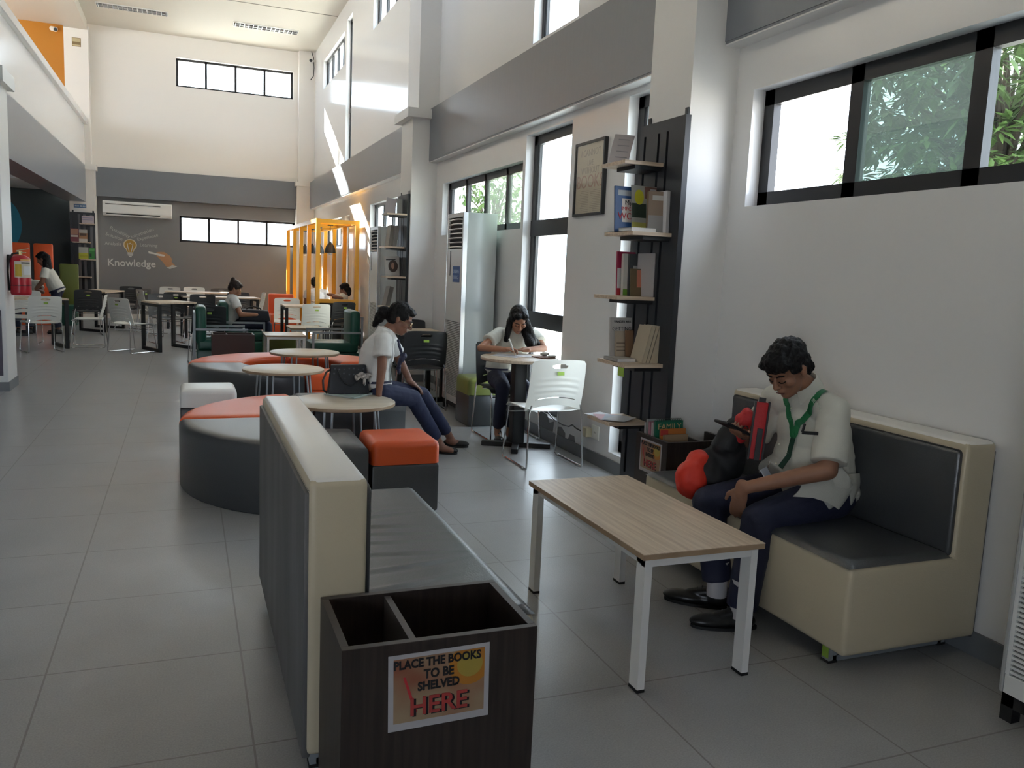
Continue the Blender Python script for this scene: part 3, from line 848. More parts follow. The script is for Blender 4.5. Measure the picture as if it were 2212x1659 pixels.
def puffy_box(b, x0, x1, y0, y1, z0, z1, r, dome):
    t = bmesh.new(); bmesh.ops.create_cube(t, size=1)
    for v in t.verts: v.co = Vector(((x0 + x1) / 2 + v.co.x * (x1 - x0), (y0 + y1) / 2 + v.co.y * (y1 - y0), (z0 + z1) / 2 + v.co.z * (z1 - z0)))
    ed = [e for e in t.edges if not all(v.co.z < z0 + 1e-4 for v in e.verts)]
    bmesh.ops.bevel(t, geom=ed, offset=r, segments=4, profile=.5, affect='EDGES')
    for v in t.verts:
        if v.co.z > z1 - r: v.co.z += dome * 0
    sub_bm(b.bm, t)
def stool(label, x, y, w, d, top, bottom, h=.45, cap=.15, rz=0, r=.045):
    t = thing('cube_stool', label, 'stool', (x, y, 0), rz, 'two-colour cube stools')
    m = MB(); puffy_box(m, -w / 2, w / 2, -d / 2, d / 2, h - cap, h, r, 0); m.build('seat_cushion', top, t, True)
    m = MB(); m.box(-w / 2 + .003, w / 2 - .003, -d / 2 + .003, d / 2 - .003, 0, h - cap, bev=.02); m.build('base', bottom, t, True)
    return t
stool('orange and dark grey cube stool behind the foreground sofa', 1.245, 5.03, .43, .44, ORANGEL, GREYL, .455, .145)
stool('cream-topped dark cube stool left of the seat rings', .165, 7.28, .44, .44, WHITEL, mat('dark_brown_leather', (.03, .022, .018), .4), .455, .15)
stool('lime-topped grey cube stool beside the aircon and the writing student', 2.72, 7.66, .40, .42, LIMEL, GREYL, .475, .165)
stool('all-orange cube stool in front of the farther ring', 1.30, 8.28, .43, .44, ORANGEL, ORANGEL, .45, .16)
stool('olive green cube stool under the pale low table', 1.25, 12.32, .44, .44, OLIVEL, OLIVEL, .45, .16)

# ---------------------------------------------------------------- green armchairs (local: seat opens to +X)
def armchair(label, loc, rz):
    t = thing('green_armchair', label, 'armchair', loc, rz, 'bottle green armchairs with grey steel frames')
    W, D = .66, .66
    for s in (0, 1):
        y = s * W
        m = MB(); w = .028
        m.bar((.0, y, 0), (.0, y, .80), w, w, up=(1, 0, 0)); m.bar((D, y, 0), (D, y, .58), w, w, up=(1, 0, 0))
        m.bar((0, y, .58), (D + .014, y, .58), w, w); m.bar((0, y, .09), (D, y, .09), w, w)
        m.build('side_frame', SMETAL, t)
    m = MB(); m.bar((0, 0, .79), (0, W, .79), .026); m.bar((0, 0, .09), (0, W, .09), .026); m.bar((D, 0, .09), (D, W, .09), .026); m.build('cross_rail', SMETAL, t)
    m = MB(); m.box(.03, D + .01, .03, W - .03, .10, .30, bev=.015); m.build('seat_base', DGREENL, t, True)
    m = MB(); m.box(.04, D + .015, .03, W - .03, .30, .44, bev=.035, seg=3); m.build('seat_cushion', DGREENL, t, True)
    m = MB(); m.box(.015, .15, .03, W - .03, .38, .88, bev=.045, seg=3); m.build('back_cushion', DGREENL, t, True)
    return t
armchair('green armchair behind the dark brown bin, turned to the right', (.10, 11.62, 0), 0)
armchair('green armchair the woman with the hair bun sits in', (.44, 13.02, 0), 0)
armchair('green armchair on the right, turned left towards the low table', (2.26, 12.02, 0), PI)
# ---------------------------------------------------------------- floor-standing air conditioners (local: front faces -Y, x = width)
def floor_ac(label, loc, rz, with_sign=True):
    t = thing('floor_standing_aircon', label, 'air conditioner', loc, rz, 'floor-standing air conditioners')
    W, D, H, B = .57, .37, 2.09, .10
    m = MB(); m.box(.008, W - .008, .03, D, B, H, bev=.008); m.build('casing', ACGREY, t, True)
    m = MB(); m.box(0, .014, 0, .05, B, H, bev=.004); m.box(W - .014, W, 0, .05, B, H, bev=.004); m.build('edge_trim', mat('silver_trim', (.6, .61, .62), .25, metal=.6), t)
    m = MB(); m.box(.014, W - .014, .006, .03, .96, 1.72, bev=.003)
    m.box(.014, .05, .006, .03, 1.72, H); m.box(W - .05, W - .014, .006, .03, 1.72, H); m.box(.05, W - .05, .006, .03, 2.045, H); m.build('front_panel', ACWHITE, t)
    m = MB(); m.box(.014, W - .014, .006, .03, B, .17, bev=.003); m.build('kick_panel', ACWHITE, t)
    m = MB(); m.box(.05, W - .05, .022, .0305, 1.72, 2.045); m.build('outlet_recess', DARK, t)
    for k in range(7):
        z = 1.745 + k * .046
        m = MB()
        bm = grid_mesh(10, 1, lambda u, v: Vector((lerp(.05, W - .05, u), lerp(.004, .021, v), z + .010 * math.sin(u * PI) * (1 if k > 4 else .3) - v * .006)), None, .009)
        sub_bm(m.bm, bm); m.build('louvre', ACWHITE, t, True)
    m = MB(); m.box(.014, W - .014, .018, .0305, .17, .96)
    bk = m.build('grille', mat('grille_shadow', (.09, .09, .09), .6), t)
    m = MB()
    for k in range(44):
        z = .178 + k * .0178
        m.box(.02, W - .02, .007, .02, z, z + .0098)
    m.box(.014, .03, .006, .02, .17, .96); m.box(W - .03, W - .014, .006, .02, .17, .96)
    m.build('grille_slats', ACWHITE, bk)
    m = MB(); m.box(.13, .15, .003, .007, 1.44, 1.70); m.build('display_slot', BPLAST, t)
    if with_sign:
        m = MB(); m.box(.245, .475, .003, .006, 1.375, 1.54); s = m.build('sign', BLUE, t)
        for tx, z in (('OBSERVE', 1.485), ('SILENCE', 1.425)): text_part('lettering', tx, .05, mat('sign_pale_blue', (.45, .55, .75), .5), s, (.36, .0025, z), FACE_NY)
    for nm, a in (('stand', (0, W, .0, D)),):
        m = MB(); w = .045
        for x in (.01, W - .01 - w):
            for y in (.01, D - .01 - w): m.box(x, x + w, y, y + w, 0, B)
        m.box(.01, W - .01, .01, .05, B - .045, B); m.box(.01, W - .01, D - .05, D - .01, B - .045, B); m.box(.01, .05, .01, D - .01, B - .045, B); m.box(W - .05, W - .01, .01, D - .01, B - .045, B)
        m.build(nm, BMETAL, t)
    return t
floor_ac('tall white floor-standing aircon behind the writing student, blue sign on its front', (2.63, 8.69, 0), -PI / 2)
floor_ac('tall white floor-standing aircon behind the far wall bookshelf, beside the yellow booth', (2.63, 12.75, 0), -PI / 2, False)
floor_ac('white floor-standing aircon cut by the right edge of the photo, beside the sofa end', (2.68, 1.925, 0), -PI / 2, False)

t = thing('split_aircon', 'long white split aircon high on the dark grey back wall', 'air conditioner', (-1.05, 22.1, 2.42))
o = t.location
m = MB(o); m.prism([(22.1, 2.42), (21.93, 2.43), (21.885, 2.50), (21.89, 2.74), (21.92, 2.77), (22.1, 2.77)], 'x', -1.80, -.30, bev=.008); m.build('casing', ACWHITE, t)
m = MB(o); m.box(-1.74, -.55, 21.882, 21.89, 2.69, 2.703); m.build('intake_slot', DARK, t)
m = MB(o); m.box(-1.72, -.56, 21.895, 21.93, 2.455, 2.49); m.build('outlet', DARK, t)
m = MB(o); m.box(-1.72, -.56, 21.888, 21.925, 2.445, 2.458); m.build('flap', ACWHITE, t)

# ---------------------------------------------------------------- wall bookshelves (local: panel faces -Y, left edge x=0)
ZS = (2.195, 1.772, 1.386, .985, .602)
def wall_shelf(label, loc, rz, flip, mt=PANELM):
    t = thing('wall_bookshelf', label, 'shelf', loc, rz, 'steel-backed wall bookshelves')
    W = .515
    def X(a, b): return (W - b, W - a) if flip else (a, b)
    sl = [(.05, .075), (.215, .24), (.315, .34)]
    m = MB(); m.box(0, W, -.012, 0, .16, 2.45)
    edges = [0] + [e for a, b in sl for e in (a, b)] + [W]
    for a, b in zip(edges[::2], edges[1::2]): m.box(a, b, -.036, -.012, .16, 2.45)
    for a, b in sl: m.box(a, b, -.036, -.012, .16, .22); m.box(a, b, -.036, -.012, 2.38, 2.45)
    m.build('back_panel', mt, t)
    for x in (.06, W - .035):
        m = MB(); m.box(x - .018, x + .018, -.012, -.006, 2.45, 2.495); m.cyl((x, -.0125, 2.474), (x, -.014, 2.474), .007, 10); m.build('mounting_tab', mt, t)
    for k, z in enumerate(ZS):
        a, b = X(-.005, .30) if k % 2 == 0 else X(.09, .445)
        m = MB(); m.box(a, b, -.30, -.036, z - .022, z); sh = m.build('shelf_board', OAK_E if False else OAK_Y, t)
        m = MB(); m.box(a + .06, b - .02, -.22, -.036, z - .045, z - .0225); m.build('bracket', BMETAL, sh)
        if k == 3 and not flip:
            m = MB(); m.box(b - .075, b - .005, -.302, -.30, z - .075, z - .0225); m.build('sticker', STICKER, sh)
    return t
wall_shelf('tall black wall bookshelf on the near pier, five oak boards holding books', (2.735, 4.755, 0), -PI / 2, False)
wall_shelf('tall black wall bookshelf on the farther pier, behind the woman in glasses', (2.715, 11.175, 0), -PI / 2, True)
g = wall_shelf('grey-striped black bookshelf on the far left column', (-2.455, 21.65, 0), 0, True)
for x in (.16, .27, .41):
    m = MB(); m.box(x, x + .055, -.0385, -.036, .2, 2.40); m.build('grey_rail', mat('grey_rail_paint', (.13, .13, .14), .45), g)

# ---------------------------------------------------------------- books (local: x width, spine at x=0; -y is the front cover; z height)
def cmat(rgb, r=.4): return mat('cover_%02x%02x%02x' % tuple(int(c * 255) for c in rgb), rgb, r)
def book(label, loc, w, h, th, col, rz=0, rx=0, ry=0, group=None, pages=PAGES, art=None, name='book'):
    t = thing(name, label, 'book', loc, 0, group); t.rotation_euler = (rx, ry, rz)
    m = MB(); m.box(0, w, 0, .002, 0, h); m.box(0, w, th - .002, th, 0, h); m.box(0, .002, 0, th, 0, h); c = m.build('cover', cmat(col), t)
    m = MB(); m.box(.002, w - .003, .002, th - .002, .003, h - .003); m.build('page_block', pages, t)
    for a in (art or ()):
        x0, x1, z0, z1, ac = a[:5]
        m = MB(); m.box(x0 * w, x1 * w, -.0008 - .0004 * (len(a) > 5), 0, z0 * h, z1 * h); m.build('cover_print', cmat(ac), c)
    return t
def front(bk, txt, size, m, x, z, d=-.0016):
    c = [q for q in bk.children if q.name.startswith('cover')][0]
    text_part('lettering', txt, size, m, c, (x, d, z), FACE_NY, align='CENTER')
GS = 'books on the near wall bookshelf'
z1, z2, z3, z4, z5 = [z + .001 for z in ZS]
b = book('blue picture book with red and black title words, on the second shelf board', (2.42, 4.50, z2), .215, .275, .012, (.02, .075, .22), R(3), R(-6), 0, GS, art=((.22, .98, .22, .74, (.62, .56, .52)), (.1, .6, .80, .92, (.4, .42, .45))))
front(b, 'My 1st', .042, INK, .125, .178); front(b, 'IMPORTANT', .032, REDINK, .132, .14); front(b, 'WORDS', .058, REDINK, .125, .095)
b = book('pale magazine with a yellow disc, beside the blue picture book', (2.52, 4.47, z2), .195, .285, .008, (.36, .35, .32), R(8), R(-6), 0, GS, art=((.0, .55, .32, .62, (.03, .045, .03)), (.0, .75, .04, .22, (.42, .40, .10)), (.5, 1, .74, .99, (.18, .09, .07)), (.72, .95, .8, .95, (.5, .5, .5), 1)))
c = [q for q in b.children if q.name.startswith('cover')][0]
m = MB(); m.prism([(.055 + .035 * math.cos(k * PI / 12), .215 + .045 * math.sin(k * PI / 12)) for k in range(24)], 'y', -.0016, -.0008); m.build('price_disc', cmat((.55, .52, .03)), c)
b = book('brown and grey fore-edge book facing the sofa, right of the magazine', (2.575, 4.385, z2), .12, .245, .03, (.22, .15, .10), R(-12), R(-3), 0, GS, art=((0, 1, .0, .42, (.26, .24, .23)), (.2, .8, .78, .9, (.4, .38, .36))))
book('thick white paperback with its page edges towards the sofa, on the second shelf board', (2.675, 4.34, z2), .055, .25, .16, (.6, .6, .62), R(14), R(-2), 0, GS, art=((0, 1, .01, .99, (.62, .61, .62)),))
b = book('white softcover book lying flat at the front of the second shelf board', (2.45, 4.61, z2), .17, .3, .022, (.62, .63, .62), R(-90), R(-90), 0, GS)
b.location = (2.445, 4.315, z2); b.rotation_euler = (R(-90), 0, 0); b.location.z = z2 + 0.0225; b.location.y = 4.345
b = book('magenta-edged book at the left of the third shelf board', (2.545, 4.66, z3), .135, .275, .014, (.36, .02, .07), R(4), R(-4), 0, GS, art=((.0, .3, .16, .62, (.6, .6, .6)), (0, .35, 0, .14, (.4, .02, .03))))
b = book('white spined book leaning on the magenta-edged book', (2.565, 4.62, z3), .03, .262, .03, (.6, .58, .54), 0, R(-3), 0, GS, art=((0, 1, 0, .15, (.16, .32, .05)),))
b = book('dark grey book with white title, on the third shelf board', (2.598, 4.60, z3), .095, .262, .02, (.06, .065, .07), R(4), R(-4), 0, GS, art=((.3, .8, .62, .72, (.5, .5, .48)),))
b = book('small brown book with a salmon picture, in front of the dark grey book', (2.588, 4.555, z3), .11, .17, .016, (.17, .12, .06), R(6), R(-5), 0, GS, art=((.4, .98, .32, .95, (.62, .22, .14)),))
book('grey book turned with its pages to us, at the right of the third shelf board', (2.695, 4.47, z3), .06, .268, .14, (.42, .40, .40), R(18), R(-1), 0, GS, art=((0, 1, .01, .99, (.45, .42, .42)),))
b = book('white hardback with bold black title words, on the fourth shelf board', (2.49, 4.60, z4), .16, .262, .014, (.52, .50, .48), R(3), R(-5), 0, GS)
front(b, 'VANDER ARK', .021, INK, .09, .235); front(b, 'GETTING', .034, INK, .085, .19); front(b, 'SMART', .036, INK, .09, .155)
b = book('small tan book in front of the white hardback', (2.51, 4.565, z4), .085, .18, .012, (.46, .38, .29), R(2), R(-6), 0, GS, art=((.1, .85, .55, .6, (.2, .16, .12)), (.1, .85, .42, .46, (.2, .16, .12)), (.1, .85, .3, .34, (.2, .16, .12))))
book('plain brown book in front of the white hardback', (2.575, 4.545, z4), .06, .185, .012, (.24, .14, .08), R(8), R(-6), 0, GS)
for k, (l, x, w) in enumerate((('first of three yellowed paperbacks leaning right on the fourth shelf board, the leftmost', 2.585, .028), ('middle one of three yellowed paperbacks leaning on the fourth shelf board', 2.616, .022), ('thickest of three yellowed paperbacks leaning on the fourth shelf board, the rightmost', 2.641, .055))):
    book(l, (x, 4.37, z4), w, .235, .15, (.5, .43, .32), 0, 0, R(14), GS, OLDPAGES, art=((.06, .94, .01, .99, (.55, .47, .34)),))
b = book('grey softcover lying flat on the fourth shelf board', (2.445, 4.42, z4 + .0205), .13, .18, .02, (.40, .39, .37), 0, R(-90), 0, GS)
# acrylic sheet holder on the top board
t = thing('sign_holder', 'white printed notice leaning in a clear holder on the top board of the near bookshelf', 'notice', (2.50, 4.68, z1), R(-8))
m = MB(); bm = grid_mesh(6, 8, lambda u, v: Vector((lerp(-.055, .075, u) + .025 * v, -.03 * v + .012 * math.sin(v * 3), v * .175)), None, .002); sub_bm(m.bm, bm); m.build('sheet', mat('pinkish_paper', (.50, .45, .45), .35), t, True)
m = MB()
for k in range(4): m.obox((.02 + .004 * k, -.016 - .004 * k, .04 + k * .035), .075, .0012, .006, rx=.17)
m.build('print_lines', cmat((.30, .28, .29)), t)
m = MB(); m.box(-.06, .08, -.03, .03, 0, .004); m.build('foot', mat('clear_acrylic', (.6, .62, .63), .1), t)
# loose papers on the bottom board
GPAP = 'loose leaflets on the bottom shelf board'
for k, (l, x, y, r, c, w, h) in enumerate((('white leaflet at the far end of the bottom shelf board', 2.52, 4.70, 20, (.62, .64, .68), .15, .20), ('pink leaflet under the fanned white leaflets', 2.51, 4.62, -15, (.58, .36, .42), .15, .21), ('grey-blue leaflet fanned over the pink one', 2.54, 4.575, -35, (.46, .50, .58), .15, .21), ('pale leaflet topmost in the fan on the bottom shelf board', 2.56, 4.545, -52, (.55, .57, .62), .14, .20))):
    t = MB((x, y, z5 + .0008 + k * .0022))
    sub_bm(t.bm, grid_mesh(8, 8, lambda u, v: Vector((x, y, z5 + .0008 + k * .0022)) + Matrix.Rotation(R(r), 3, 'Z') @ Vector(((u - .5) * w, (v - .5) * h, .006 * max(0, (v - .6)) + .004 * abs(u - .5))), None, .0008))
    tag(t.build('leaflet', cmat(c, .5), None, True), l, 'leaflet', GPAP)
# books inside the bin by the sofa
GBB = 'books standing in the bin by the sofa'
zb = .05
def inbin(l, x, y, w, h, th, col, rx=-8, art=None): return book(l, (x, y, zb), w, h, th, col, 0, R(rx), 0, GBB, art=art)
b = inbin('green spiral-bound book titled FAMILY, in the bin by the sofa', 2.592, 4.13, .19, .615, .02, (.01, .14, .08), -4)
front(b, 'FAMILY', .05, cmat((.62, .42, .22)), .095, .578)
m = MB()
for k in range(14): m.tube([(.012 + k * .0125 + .002 * math.sin(a), .01 + .013 * math.cos(a), .615 + .012 * math.sin(a)) for a in [i * PI / 4 for i in range(9)]], .0012, 5)
m.build('spiral_binding', BMETAL, b)
b = inbin('orange-covered book in front of the green FAMILY book', 2.595, 4.08, .175, .575, .012, (.50, .17, .04), -4, ((0, .3, .93, .99, (.45, .05, .04)),))
b = inbin('tan flat book nearest us in the bin by the sofa', 2.592, 4.045, .165, .548, .012, (.36, .25, .15), -3)
for k, (x, c, h, l) in enumerate(((2.585, (.5, .5, .48), .60, 'thin white book behind the green FAMILY book'), (2.583, (.45, .2, .25), .60, 'thin pink book behind the green FAMILY book'), (2.584, (.3, .33, .33), .61, 'grey ring-bound book behind the green FAMILY book'), (2.588, (.45, .46, .46), .585, 'pale album at the far side of the bin by the sofa'))):
    inbin(l, x, 4.16 + k * .029, .13, h, .018, c, -3)
inbin('translucent white folder right of the FAMILY book in the bin', 2.765, 4.15, .035, .57, .02, (.5, .5, .5), -3)
# far shelf books (small in the picture)
GF = 'books on the farther pier bookshelf'
def b2(l, y, x, z, w, h, th, col, rz=0, ry=0, art=None): return book(l, (x, y, z), w, h, th, col, R(rz), R(-3), R(ry), GF, art=art)
b2('white sheet propped on the top board of the farther bookshelf', 10.95, 2.44, z1, .14, .22, .006, (.55, .52, .56), 0, 10)
b2('pale card standing at the right of the top board of the farther bookshelf', 10.9, 2.60, z1, .075, .2, .006, (.5, .52, .5))
b2('grey paperback leaning on the second board of the farther bookshelf', 11.0, 2.52, z2, .045, .29, .14, (.33, .31, .28), 8, 8)
b2('pale paperback leaning right on the second board of the farther bookshelf', 10.98, 2.58, z2, .045, .29, .14, (.45, .44, .42), 8, 10)
b = b2('magazine with a woman in an oval on the third board of the farther bookshelf', 10.95, 2.47, z3, .20, .255, .01, (.55, .53, .50), 0, -2, ((.1, .75, .80, .86, (.05, .05, .05)),))
c = [q for q in b.children if q.name.startswith('cover')][0]
m = MB(); m.prism([(.115 + .065 * math.cos(k * PI / 10), .125 + .08 * math.sin(k * PI / 10)) for k in range(20)], 'y', -.0012, -.0004); m.build('cover_print', cmat((.07, .04, .03)), c)
m = MB(); m.prism([(.11 + .022 * math.cos(k * PI / 8), .13 + .045 * math.sin(k * PI / 8)) for k in range(16)], 'y', -.0018, -.0012); m.build('cover_print', cmat((.42, .24, .17)), c)
b2('thick white paperback behind the magazine on the farther bookshelf', 11.06, 2.60, z3, .1, .25, .03, (.55, .53, .5))
b2('grey paperback leaning on the fourth board of the farther bookshelf', 11.0, 2.50, z4, .06, .27, .14, (.30, .29, .27), 10, 14)
GL = 'books on the far left column bookshelf'
def b3(l, x, z, w, h, col, art=None): return book(l, (x, 21.47, z), w, h, .012, col, 0, R(-5), 0, GL, art=art)
b3('pale printed notice on the top board of the far left bookshelf', -2.20, z1, .25, .17, (.50, .44, .48), ((.05, .9, .7, .78, (.25, .25, .4)), (.05, .9, .45, .52, (.25, .25, .4))))
b3('maroon book on the second board of the far left bookshelf', -2.44, z2, .17, .30, (.20, .05, .06), ((.05, .9, .55, .95, (.42, .22, .15)), (.05, .9, .35, .5, (.5, .45, .4))))
b3('brown and white magazine on the second board of the far left bookshelf', -2.265, z2, .17, .28, (.38, .20, .10), ((0, 1, 0, .25, (.6, .55, .5)), (0, 1, .72, 1, (.5, .48, .45)), (.1, .9, .5, .7, (.1, .06, .04))))
b3('lime-bottomed magazine on the third board of the far left bookshelf', -2.28, z3, .2, .27, (.46, .48, .44), ((0, 1, 0, .52, (.42, .45, .04)), (.1, .9, .15, .35, (.35, .36, .03), 1)))
b3('green magazine on the third board of the far left bookshelf', -2.07, z3, .12, .26, (.04, .22, .05), ((0, 1, .72, .95, (.10, .36, .10)), (.1, .45, .2, .5, (.02, .05, .02))))

# ---------------------------------------------------------------- yellow booth with pendant lamps
t = thing('yellow_booth', 'yellow steel-framed booth against the right wall at the far end', 'booth', (2.58, 17.8, 0)); o = t.location
xa, xb, ya, yb, H = 2.24, 2.95, 15.45, 20.15, 2.32
w = .075
for x, ys in ((xa, (ya, 16.62, 17.8, 18.92, yb)), (xb, (ya, 16.75, 17.98, 19.2, yb))):
    for y in ys:
        m = MB(o); m.box(x - w / 2, x + w / 2, y - w / 2, y + w / 2, 0, H - w); m.build('post', YMETAL, t)
for x in (xa, xb):
    m = MB(o); m.box(x - w / 2, x + w / 2, ya - w / 2, yb + w / 2, H - w, H); m.build('top_rail', YMETAL, t)
for y in (ya, 16.0, 17.4, 18.4, 19.6, yb):
    m = MB(o); m.box(xa + w / 2, xb - w / 2, y - w / 2, y + w / 2, H - w, H - .005); m.build('cross_rail', YMETAL, t)
m = MB(o); m.box(xa + w / 2, xb - w / 2, ya - w / 2, ya + w / 2, .80, .87); m.build('front_rail', YMETAL, t)
m = MB(o); m.box(xa + w / 2, xb - w / 2, ya - w / 2, ya + w / 2, .47, .52); m.build('front_rail', YMETAL, t)
m = MB(o); m.box(xa + .03, xb - .03, ya + .04, ya + .06, .05, .80); m.build('end_panel', BMETAL, t)
m = MB(o); m.box(xa + .04, xb - .04, ya + .1, 16.35, .38, .46, bev=.02); m.build('bench', ORANGEL, t)
m = MB(o); m.box(xa + .04, xb - .04, 17.35, 17.85, .38, .46, bev=.02); m.build('bench', ORANGEL, t)
m = MB(o); m.box(xa + .1, xb - .04, 16.62, 17.12, .74, .77); m.box(2.57, 2.63, 16.84, 16.9, 0, .74); m.build('table', OAK_Y, t)
GPN = 'black pendant lamps hanging in the yellow booth'
p0 = None
for k, (y, l) in enumerate(((16.0, 'nearest of the four black pendant lamps in the yellow booth'), (17.4, 'second nearest black pendant lamp in the yellow booth'), (18.4, 'third black pendant lamp along the yellow booth'), (19.6, 'farthest black pendant lamp in the yellow booth'))):
    if p0 is None:
        p0 = thing('pendant_lamp', l, 'lamp', (2.55, y, 1.72), 0, GPN); q = MB()
        q.lathe([(.055, .525), (.055, .505)], (0, 0, 0), 16); q.build('ceiling_rose', BMETAL, p0)
        q = MB(); q.cyl((0, 0, .21), (0, 0, .51), .005, 6); q.build('cord', BMETAL, p0)
        q = MB(); q.lathe([(.105, 0), (.098, .06), (.075, .13), (.04, .175), (.022, .19), (.022, .215)], (0, 0, 0), 24, caps=False); q.build('lamp_shade', BMETAL, p0, True)
        q = MB(); q.ell((0, 0, .005), .04, .04, .05, sub=2); q.build('bulb', mat('frosted_bulb', (.8, .78, .72), .3), p0, True)
    else: dup(p0, (2.55, y, 1.72), 0, l)

# ---------------------------------------------------------------- ceiling lights, cameras, signs
c0 = None
for x, l in ((-1.0, 'louvred fluorescent ceiling light on the left'), (1.73, 'louvred fluorescent ceiling light on the right')):
    if c0 is None:
        c0 = thing('ceiling_light', l, 'ceiling light', (x, 20.18, 6.70), 0, 'louvred ceiling lights')
        m = MB(); m.box(-.70, .70, -.17, -.155, -.02, 0); m.box(-.70, .70, .155, .17, -.02, 0); m.box(-.70, -.685, -.155, .155, -.02, 0); m.box(.685, .70, -.155, .155, -.02, 0); m.build('frame', WMETAL, c0)
        m = MB(); m.box(-.685, .685, -.155, .155, -.004, -.001); m.build('reflector', mat('lamp_reflector', (.55, .55, .54), .15, metal=.8), c0)
        m = MB()
        for k in range(15): m.box(-.66 + k * .094, -.648 + k * .094, -.155, .155, -.03, -.004)
        m.box(-.685, .685, -.006, .006, -.03, -.004); m.build('louvre', mat('bright_louvre', (.75, .75, .76), .2, metal=.5), c0)
    else: dup(c0, (x, 20.18, 6.70), 0, l)
def cctv(label, loc, d):
    t = thing('security_camera', label, 'security camera', loc, 0, 'security cameras'); o = Vector(loc); d = Vector(d).normalized()
    m = MB(o); m.cyl(o - d * .1, o + d * .09, .05, 16); m.build('housing', WPLAST, t, True)
    m = MB(o); m.cyl(o + d * .085, o + d * .095, .038, 16); m.build('lens', BPLAST, t)
    return t
cam1 = cctv('white security camera high on the orange upper wall', (-2.70, 21.86, 6.46), (.6, -1, -.3))
m = MB(cam1.location); m.cyl((-2.66, 21.88, 6.46), (-2.66, 22.0, 6.50), .03, 10); m.build('bracket', WPLAST, cam1)
cam2 = cctv('white security camera near the top right corner with a dangling cable', (2.93, 21.62, 6.45), (-.3, -1, -.15))
m = MB(cam2.location); m.cyl((2.95, 21.68, 6.45), (2.95, 21.82, 6.5), .03, 10); m.build('bracket', WPLAST, cam2)
m = MB(cam2.location); m.tube([(2.95, 21.76, 6.70), (2.99, 21.7, 6.55), (3.0, 21.66, 6.3), (2.99, 21.68, 6.1), (2.93, 21.74, 6.02)], .01, 6); m.build('cable', BPLAST, cam2, True)
t = thing('wall_notice', 'small picture notice high on the upper left column', 'sign', (-2.235, 21.697, 6.2))
m = MB(t.location); m.box(-2.325, -2.145, 21.694, 21.70, 6.11, 6.30); m.build('board', cmat((.22, .15, .07)), t)
m = MB(t.location); m.box(-2.315, -2.155, 21.692, 21.694, 6.21, 6.29); m.box(-2.315, -2.155, 21.692, 21.694, 6.12, 6.15); m.build('print', cmat((.5, .42, .25)), t)
t = thing('wall_sign', 'small blue sign above the far left bookshelf', 'sign', (-2.245, 21.65, 2.585))
m = MB(t.location); m.box(-2.372, -2.115, 21.643, 21.65, 2.545, 2.628); m.build('board', cmat((.08, .16, .30)), t)
m = MB(t.location)
for a, b in ((-2.35, -2.31), (-2.30, -2.27), (-2.25, -2.20), (-2.19, -2.16), (-2.155, -2.135)): m.box(a, b, 21.6415, 21.643, 2.57, 2.605)
m.build('print', cmat((.4, .47, .55)), t)
t = thing('wall_sign', 'white notice with blue lines high on the left pillar', 'sign', (-1.87, 10.16, 2.18))
m = MB(t.location); m.box(-1.98, -1.80, 10.154, 10.16, 2.10, 2.26); m.build('board', cmat((.42, .42, .5)), t)
m = MB(t.location)
for k in range(3): m.box(-1.97, -1.81, 10.152, 10.154, 2.125 + k * .045, 2.145 + k * .045)
m.build('print', cmat((.12, .13, .28)), t)
t = tag(MB((-2.05, 10.15, .17)).box(-2.30, -1.83, 10.148, 10.16, .17, .87).build('notice_board', cmat((.035, .02, .045), .4)), 'dark purple board at the foot of the left pillar', 'board')

# ---------------------------------------------------------------- fire extinguisher
ex, ey = -1.668, 10.36
t = thing('fire_extinguisher', 'red fire extinguisher with a yellow label hung on the left pillar', 'fire extinguisher', (ex, ey, 1.03)); o = t.location
RED = mat('glossy_red_paint', (.42, .012, .025), .28)
m = MB(o); m.lathe([(.09, 1.03), (.097, 1.04), (.1, 1.06), (.1, 1.40), (.09, 1.43), (.06, 1.452), (.03, 1.46)], (ex, ey, 0), 32); m.build('cylinder', RED, t, True)
m = MB(o); m.lathe([(.1012, 1.13), (.1012, 1.137)], (ex, ey, 0), 32); m.build('bottom_band', cmat((.05, .005, .01)), t)
m = MB(o); m.cyl((ex, ey, 1.455), (ex, ey, 1.50), .022, 12); m.build('valve', mat('brass', (.5, .4, .2), .3, metal=.9), t, True)
m = MB(o); m.bar((ex - .03, ey, 1.505), (ex + .085, ey - .02, 1.53), .02, .008); m.bar((ex - .03, ey, 1.49), (ex + .06, ey - .015, 1.487), .02, .008); m.build('handle', mat('pale_metal_handle', (.45, .42, .25), .4), t)
m = MB(o); m.tube([(ex - .01, ey - .02, 1.48), (ex - .06, ey - .05, 1.47), (ex - .10, ey - .06, 1.40), (ex - .112, ey - .05, 1.28), (ex - .108, ey - .03, 1.12), (ex - .105, ey - .02, 1.08)], .011, 8); m.build('hose', RUBBER, t, True)
def curved_label(a0, a1, z0, z1, r, col, nm, par):
    m = MB(o); sub_bm(m.bm, grid_mesh(12, 1, lambda u, v: Vector((ex + r * math.cos(lerp(a0, a1, u)), ey + r * math.sin(lerp(a0, a1, u)), lerp(z0, z1, v))))); return m.build(nm, cmat(col), par, True)
lb = curved_label(-R(115), -R(5), 1.22, 1.395, .1006, (.55, .50, .42), 'label', t)
curved_label(-R(110), -R(75), 1.23, 1.36, .1012, (.55, .38, .02), 'label_print', lb); curved_label(-R(62), -R(12), 1.25, 1.34, .1012, (.6, .6, .62), 'label_print', lb); curved_label(-R(75), -R(20), 1.37, 1.385, .1012, (.03, .02, .02), 'label_print', lb)
curved_label(-R(80), -R(10), 1.402, 1.415, .0992, (.6, .35, .1), 'label_print', lb)
